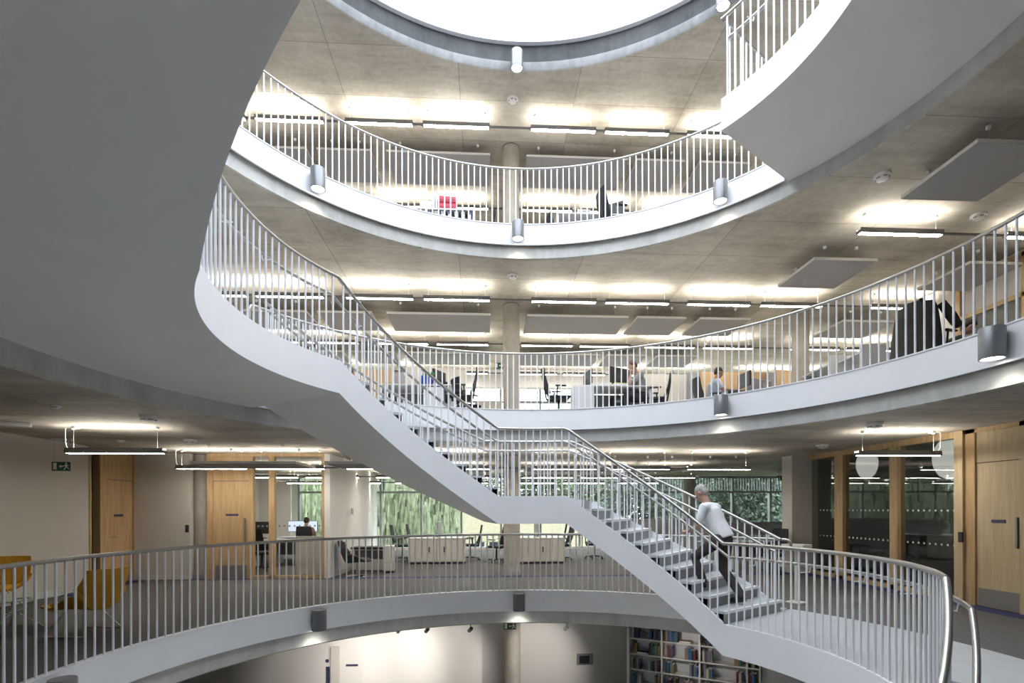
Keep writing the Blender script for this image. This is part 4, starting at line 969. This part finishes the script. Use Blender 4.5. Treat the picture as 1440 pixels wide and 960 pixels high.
# ------------------------------------------------------------------ people
SKIN = mat('skin', (.46, .27, .19), .55, noise=.06, nscale=30)
def remesh(mb, name, m, parent, vox, sm=6):
    me = mb.mesh(name, m); o = bpy.data.objects.new(name, me); COL.objects.link(o)
    r = o.modifiers.new('r', 'REMESH'); r.mode = 'VOXEL'; r.voxel_size = vox; r.use_smooth_shade = True
    s = o.modifiers.new('s', 'SMOOTH'); s.iterations = sm; s.factor = .5
    dg = bpy.context.evaluated_depsgraph_get(); dg.update(); e = o.evaluated_get(dg)
    n = bpy.data.meshes.new_from_object(e); n.name = name; o.modifiers.clear(); o.data = n; bpy.data.meshes.remove(me)
    if not n.materials: n.materials.append(m)
    n.polygons.foreach_set('use_smooth', [True] * len(n.polygons)); o.parent = parent; return o
def vlerp(a, b, u): return Vector(a) + (Vector(b) - Vector(a)) * u
def person(lab, loc, rz, J, shirt, trousers, hairm, vox=.013, long_sleeve=False, long_hair=False, legs=True, shoe='black', sleeve_frac=.85):
    t = thing('person', lab, 'person', loc, rz)
    J = {k: Vector(v) for k, v in J.items()}
    hd = J['head']; nk = J['neck']; fw = J['face'].normalized(); up = (hd - nk).normalized(); fw = (fw - up * fw.dot(up)).normalized(); sd = up.cross(fw)
    def H(x, y, z): return hd + fw * x + sd * y + up * z
    b = MB()
    # head: skull, jaw, nose, ears, brow
    def egg(c, r, sc, n=14):
        m0 = len(b.v); b.ball((0, 0, 0), 1, n); b.v[m0:] = [tuple(H(c[0] + p[0] * sc[0], c[1] + p[1] * sc[1], c[2] + p[2] * sc[2])) for p in b.v[m0:]]
    egg((-.005, 0, .02), 1, (.098, .076, .105)); egg((.022, 0, -.05), 1, (.066, .056, .072)); egg((.098, 0, -.02), 1, (.020, .013, .026)); egg((.080, 0, .02), 1, (.022, .05, .012)); egg((.085, 0, -.062), 1, (.013, .024, .012)); egg((.07, 0, -.1), 1, (.022, .025, .018))
    for s_ in (-1, 1): egg((-.005, s_ * .078, -.01), 1, (.022, .012, .034))
    b.tube([J['chest'] + (nk - J['chest']) * .5, nk, H(-.01, 0, -.05)], [.065, .056, .052], 12)
    b.tube([J['pelvis'], vlerp(J['pelvis'], J['chest'], .5), J['chest'], vlerp(J['chest'], nk, .6)], [.13, .12, .14, .07], 14)
    for s_ in 'LR':
        sh, el, wr, tip = J['sh' + s_], J['el' + s_], J['wr' + s_], J['tip' + s_]
        b.tube([J['chest'], sh, vlerp(sh, el, .3), el, vlerp(el, wr, .25), wr], [.08, .055, .05, .039, .042, .026], 12)
        d = (tip - wr).normalized(); pn = J.get('palm' + s_, Vector((0, 0, -1))); sdv = d.cross(pn).normalized(); pn = sdv.cross(d).normalized()
        b.tube([wr, wr + d * .045, wr + d * .085], [.025, .034, .034], 10)
        for q, ln in ((-.027, .062), (-.009, .078), (.010, .074), (.028, .056)):
            r0 = wr + d * .085 + sdv * q; b.tube([r0 - d * .02, r0 + d * ln * .5 + pn * .006, r0 + d * ln + pn * .028], [.0098, .009, .008], 7)
        b.tube([wr + d * .03 - sdv * .025, wr + d * .06 - sdv * .055 + pn * .01, wr + d * .095 - sdv * .058 + pn * .02], [.013, .011, .009], 7)
        if legs:
            hp, kn, an, to = J['hp' + s_], J['kn' + s_], J['an' + s_], J['to' + s_]
            b.tube([J['pelvis'], hp, vlerp(hp, kn, .4), kn, vlerp(kn, an, .3), an], [.1, .088, .078, .055, .056, .036], 12)
            b.tube([an, vlerp(an, to, .5), to], [.036, .035, .026], 10)
    remesh(b, 'body', SKIN, t, vox, 5)
    s = MB(); s.tube([vlerp(J['pelvis'], J['chest'], -.12), J['pelvis'], vlerp(J['pelvis'], J['chest'], .5), J['chest'], vlerp(J['chest'], nk, .72)], [.155, .155, .150, .165, .085], 18)
    s.tube([J['shL'], J['chest'] + (nk - J['chest']) * .35, J['shR']], [.07, .10, .07], 12)
    for s_ in 'LR':
        sh, el, wr = J['sh' + s_], J['el' + s_], J['wr' + s_]
        s.tube([J['chest'] * .4 + sh * .6, sh, vlerp(sh, el, .5), vlerp(sh, el, 1 if long_sleeve else sleeve_frac)] + ([vlerp(el, wr, .9)] if long_sleeve else []), [.085, .072, .066, .058] + ([.042] if long_sleeve else []), 12)
    remesh(s, 'shirt', shirt, t, vox, 6)
    if legs:
        p = MB(); p.tube([vlerp(J['pelvis'], J['chest'], .1), J['pelvis'] - Vector((0, 0, .03))], [.140, .142], 16)
        for s_ in 'LR':
            hp, kn, an = J['hp' + s_], J['kn' + s_], J['an' + s_]
            p.tube([J['pelvis'], hp, vlerp(hp, kn, .4), kn, vlerp(kn, an, .4), vlerp(kn, an, .97)], [.115, .108, .096, .074, .070, .060], 14)
        remesh(p, 'trousers', trousers, t, vox, 5)
        for s_ in 'LR':
            an, to = J['an' + s_], J['to' + s_]; d = to - an; k = MB()
            k.tube([an - d * .18 + Vector((0, 0, -.012)), an + d * .35 - Vector((0, 0, .01)), to - Vector((0, 0, .0)), to + d * .16], [.044, .047, .045, .024], 12)
            remesh(k, 'shoe', M[shoe], t, .012, 3)
    h = MB()
    m0 = len(h.v); h.ball((0, 0, 0), 1, 18)
    h.v[m0:] = [tuple(H(-.022 + p[0] * .096, p[1] * .086, .045 + p[2] * .088)) for p in h.v[m0:]]
    m0 = len(h.v); h.ball((0, 0, 0), 1, 14); h.v[m0:] = [tuple(H(-.062 + p[0] * .052, p[1] * .078, -.005 + p[2] * .075)) for p in h.v[m0:]]
    if long_hair: h.tube([H(-.08, 0, .02), H(-.10, 0, -.08), H(-.10, 0, -.2)], [.07, .07, .04], 12)
    remesh(h, 'hair', hairm, t, .012, 4)
    for s_ in (-1, 1):
        e = MB().ball(H(.083, s_ * .032, .003), .0135, 10); e.obj('eye', 'plastic', t, smooth=60)
        MB().ball(H(.0925, s_ * .032, .003), .0065, 8).obj('pupil', 'black', t, smooth=60)
    MB().tube([H(.094, -.022, -.063), H(.099, 0, -.065), H(.094, .022, -.063)], .0045, 6).obj('mouth', mat('lips', (.36, .14, .11), .5, noise=.05, nscale=40), t, smooth=60)
    return t
HAIRG = mat('grey_hair', (.42, .40, .38), .7, noise=.2, nscale=60); HAIRB = mat('dark_hair', (.035, .022, .016), .6, noise=.3, nscale=60); HAIRR = mat('auburn_hair', (.12, .055, .03), .6, noise=.3, nscale=60)
SHW = mat('white_shirt', (.78, .79, .82), .85, noise=.03, nscale=18, bump=.2, bscale=25); TRK = mat('dark_trousers', (.045, .036, .036), .85, noise=.15, nscale=30)
SHB = mat('pale_blue_shirt', (.50, .58, .72), .85, noise=.06, nscale=20); GRY = mat('grey_jumper', (.30, .30, .30), .9, noise=.1, nscale=40); CHK = mat('checked_shirt', (.40, .22, .22), .85, noise=.45, nscale=45)
DKJ = mat('dark_jacket', (.03, .034, .03), .85, noise=.2, nscale=30)
# the man climbing the stair, seen from behind and the side
aF, aR = 40.2, 35.4
zF, zR = .178 * 2, .178 * 1
cen = pol(3.72, 37.2, zR); hdg = radians(37.2 + 90)
def loc_of(r, a, z):          # stair point in the man's own frame (x ahead, y left)
    d = pol(r, a, z) - cen; return Vector((d.x * cos(-hdg) - d.y * sin(-hdg), d.x * sin(-hdg) + d.y * cos(-hdg), d.z))
fL, fR = loc_of(3.55, 42.4, .178 * 2 + .04), loc_of(3.80, 35.3, .178 + .04)
J = dict(pelvis=(.10, 0, 1.00), chest=(.30, 0, 1.36), neck=(.37, 0, 1.54), head=(.45, 0, 1.66), face=(1, .1, -.25), shL=(.30, .19, 1.44), shR=(.30, -.19, 1.44),
         elL=(.36, .25, 1.16), wrL=(.56, .22, 1.06), tipL=(.72, .20, 1.05), elR=(.26, -.26, 1.16), wrR=(.48, -.25, 1.08), tipR=(.64, -.22, 1.06),
         hpL=(.10, .09, .96), hpR=(.10, -.09, .96), knL=(fL.x + .13, fL.y - .0, fL.z + .46), anL=(fL.x - .02, fL.y, fL.z + .06), toL=(fL.x + .15, fL.y, fL.z + .012),
         knR=(.13, fR.y - .0, .50), anR=(fR.x - .05, fR.y, fR.z + .06), toR=(fR.x + .12, fR.y, fR.z + .012))
person('man in a white shirt and dark trousers climbing the lower stair flight', cen, hdg, J, SHW, TRK, HAIRG, .011)
def seated(lean=.0, chin=False, arms='desk'):
    d = dict(pelvis=(-.06, 0, .56), chest=(-.06 + lean, 0, .92), neck=(-.04 + lean * 1.35, 0, 1.10), head=(.0 + lean * 1.7, 0, 1.235), face=(1, 0, -.15), shL=(-.05 + lean, .19, 1.0), shR=(-.05 + lean, -.19, 1.0),
             elL=(.05 + lean, .25, .78), wrL=(.30 + lean, .17, .78), tipL=(.45 + lean, .13, .775), elR=(.05 + lean, -.25, .78), wrR=(.30 + lean, -.17, .78), tipR=(.45 + lean, -.13, .775),
             hpL=(-.06, .1, .55), hpR=(-.06, -.1, .55), knL=(.38, .13, .55), knR=(.38, -.13, .55), anL=(.36, .13, .11), anR=(.36, -.13, .11), toL=(.52, .14, .045), toR=(.52, -.14, .045))
    if chin:
        h = Vector(d['head']); d['elL'] = (.22 + lean, .16, .79); d['wrL'] = tuple(h + Vector((.07, .07, -.19))); d['tipL'] = tuple(h + Vector((.075, .075, -.02))); d['palmL'] = Vector((-1, 0, 0))
    return d
p = at(900, 11.65, Z2 + .0); person('seated person in grey resting the face on one hand, second floor', p, radians(188), seated(.10, True), GRY, TRK, HAIRR, .014)
p = at(1006, 12.2, Z2 + .0); person('seated man in a pale shirt working at a grey desk, second floor', p, radians(-8), seated(.05), SHB, TRK, HAIRB, .014)
p = at(1322, 9.3, Z2); d = seated(.26); d['face'] = (1, 0, -.5); person('bent dark-haired person in a dark jacket at far right, second floor', p, radians(-22), d, DKJ, TRK, HAIRB, .014, long_sleeve=True)
p = at(430, 15.95); person('seated person in a checked shirt facing the wide lit monitor', p, radians(94), seated(.06), CHK, TRK, HAIRB, .014)

# ------------------------------------------------------------------ outside
struct(MB().box((0, 45, Z[0] - .15), (160, 59.4, .1)).obj('ground', mat('lawn', (.10, .15, .05), .95, spec=.1, noise=.3, nscale=2)))
LEAF = [mat('willow_leaf', (.30, .33, .23), .7, spec=.2, noise=.35, nscale=3), mat('dark_leaf', (.115, .145, .115), .7, spec=.2, noise=.4, nscale=3), mat('mid_leaf', (.13, .17, .10), .7, spec=.2, noise=.4, nscale=3)]
BARK = mat('bark', (.09, .07, .05), .9, noise=.3, nscale=10, bump=.3)
def tree_meshes(kind, seed):
    R = random.Random(seed); mb = MB()
    n = 3000 if kind == 0 else 12000
    for i in range(n):
        a = R.uniform(0, 2 * pi); u = R.random() ** .5; zz = R.uniform(-1, 1); rr = sqrt(max(0, 1 - zz * zz)) * u
        c = Vector((rr * cos(a) * 2.6, rr * sin(a) * 2.2, zz * 2.7 + 5.0))
        if kind == 0:
            ln = R.uniform(.5, 1.1); wd = .05; c.z -= R.uniform(0, 3.0) * u; t1 = Vector((cos(a + 1.3), sin(a + 1.3), 0)) * wd; t2 = Vector((R.uniform(-.06, .06), R.uniform(-.06, .06), -ln * .5))
        else:
            t1 = Vector((R.gauss(0, 1), R.gauss(0, 1), R.gauss(0, 1))).normalized() * R.uniform(.04, .085); t2 = t1.orthogonal().normalized() * R.uniform(.04, .085)
        mb.add([c - t1 - t2, c + t1 - t2, c + t1 + t2, c - t1 + t2], [(0, 1, 2, 3)])
    me = bpy.data.meshes.new('foliage'); me.from_pydata(mb.v, [], mb.f); me.materials.append(LEAF[kind]); me.update()
    tr = MB().tube([(0, 0, 0), (.05, .03, 2.0), (0, 0, 4.2)], [.24, .18, .10], 10)
    for k in range(5): q = Vector((cos(k * 1.3), sin(k * 1.3), 0)); tr.tube([(0, 0, 2.4 + .3 * k), q * .8 + Vector((0, 0, 3.6 + .3 * k)), q * 1.5 + Vector((0, 0, 4.6 + .3 * k))], [.09, .06, .03], 6)
    return me, tr.mesh('trunk', BARK, 50)
TM = {}
for i, (px, Y, k, s, lab) in enumerate(((545, 27, 0, .95, 'pale green weeping willow outside the left windows'), (600, 32.5, 0, 1.05, 'second pale weeping willow, nearer the brick building'), (425, 29, 0, 1.0, 'pale green tree outside the glazed office window'), (500, 38, 2, 1.3, 'mid green tree behind the willows'),
        (755, 57, 2, 1.6, 'mid green tree outside, right of the middle column'), (838, 47, 2, 1.5, 'mid green tree outside behind the half landing'), (905, 26, 1, .95, 'dark green tree outside, left of the far column'), (985, 31.5, 1, 1.05, 'dark green tree outside, right of the far column'), (1065, 26, 1, .95, 'dark green tree outside by the wall pier'), (1150, 32, 1, 1.2, 'dark green tree outside behind the right partition'),
        (935, 60, 2, 1.8, 'tall mid green tree behind the dark ones'), (1040, 40, 2, 1.5, 'tall mid green tree at right behind the dark ones'), (665, 48, 2, 1.4, 'mid green tree over the roof of the brick building'), (1260, 26.5, 1, 1.0, 'dark green tree beyond the end of the windows'))):
    if k not in TM: TM[k] = tree_meshes(k, 11 + k)
    p = at(px, Y, Z[0] - .1); t = thing('tree', lab, 'tree', p, i * 1.1, 'trees outside the windows'); t.scale = (s, s, s)
    f = link('foliage', TM[k][0], t); stuff(f); link('trunk', TM[k][1], t)
a, b = at(612, 38), at(860, 38); y = (a.y + b.y) / 2
t = thing('brick_building', 'low cream brick building outside with white framed windows', 'building', (a.x, y, Z[0] - .1))
Wd = b.x - a.x; BR = mat('cream_brick', (.56, .48, .38), .9, spec=.1, noise=.12, nscale=8)
zb0, zb1 = 1.62, 2.95          # window band height above the building's foot
wins = [.9, 2.9, 3.9, 5.9, 6.9, 9.0, 11.0, 12.0]
wins = [w_ for w_ in wins if w_ < Wd - 1.2]
# wall in pieces round the real openings
MB().box((Wd / 2, 0, zb0 / 2), (Wd, .3, zb0)).box((Wd / 2, 0, (zb1 + 5.6) / 2), (Wd, .3, 5.6 - zb1)).obj('wall', BR, t)
edges = [0] + sum([[w_, w_ + .75] for w_ in wins], []) + [Wd]
pm = MB()
for i in range(0, len(edges), 2): pm.box(((edges[i] + edges[i + 1]) / 2, 0, (zb0 + zb1) / 2), (edges[i + 1] - edges[i], .3, zb1 - zb0))
pm.obj('wall_pier', BR, t)
for w_ in wins:
    fr = MB()
    for c_, d_ in (((w_ + .03, 0, (zb0 + zb1) / 2), (.06, .12, zb1 - zb0)), ((w_ + .72, 0, (zb0 + zb1) / 2), (.06, .12, zb1 - zb0)), ((w_ + .375, 0, (zb0 + zb1) / 2), (.05, .1, zb1 - zb0)), ((w_ + .375, 0, zb0 + .03), (.75, .14, .06)), ((w_ + .375, 0, zb1 - .03), (.75, .12, .06)), ((w_ + .375, 0, (zb0 + zb1) / 2), (.75, .1, .04))): fr.box(c_, d_)
    f = fr.obj('window', 'plastic', t); MB().box((w_ + .375, .02, (zb0 + zb1) / 2), (.7, .01, zb1 - zb0 - .06)).obj('pane', 'navy', f)
MB().box((Wd / 2, 2.5, 5.7), (Wd + .6, 6.0, .25)).obj('roof', 'grey', t)
MB().box((.15, 2.8, 2.8), (.3, 5.3, 5.6)).box((Wd - .15, 2.8, 2.8), (.3, 5.3, 5.6)).obj('side_wall', BR, t)
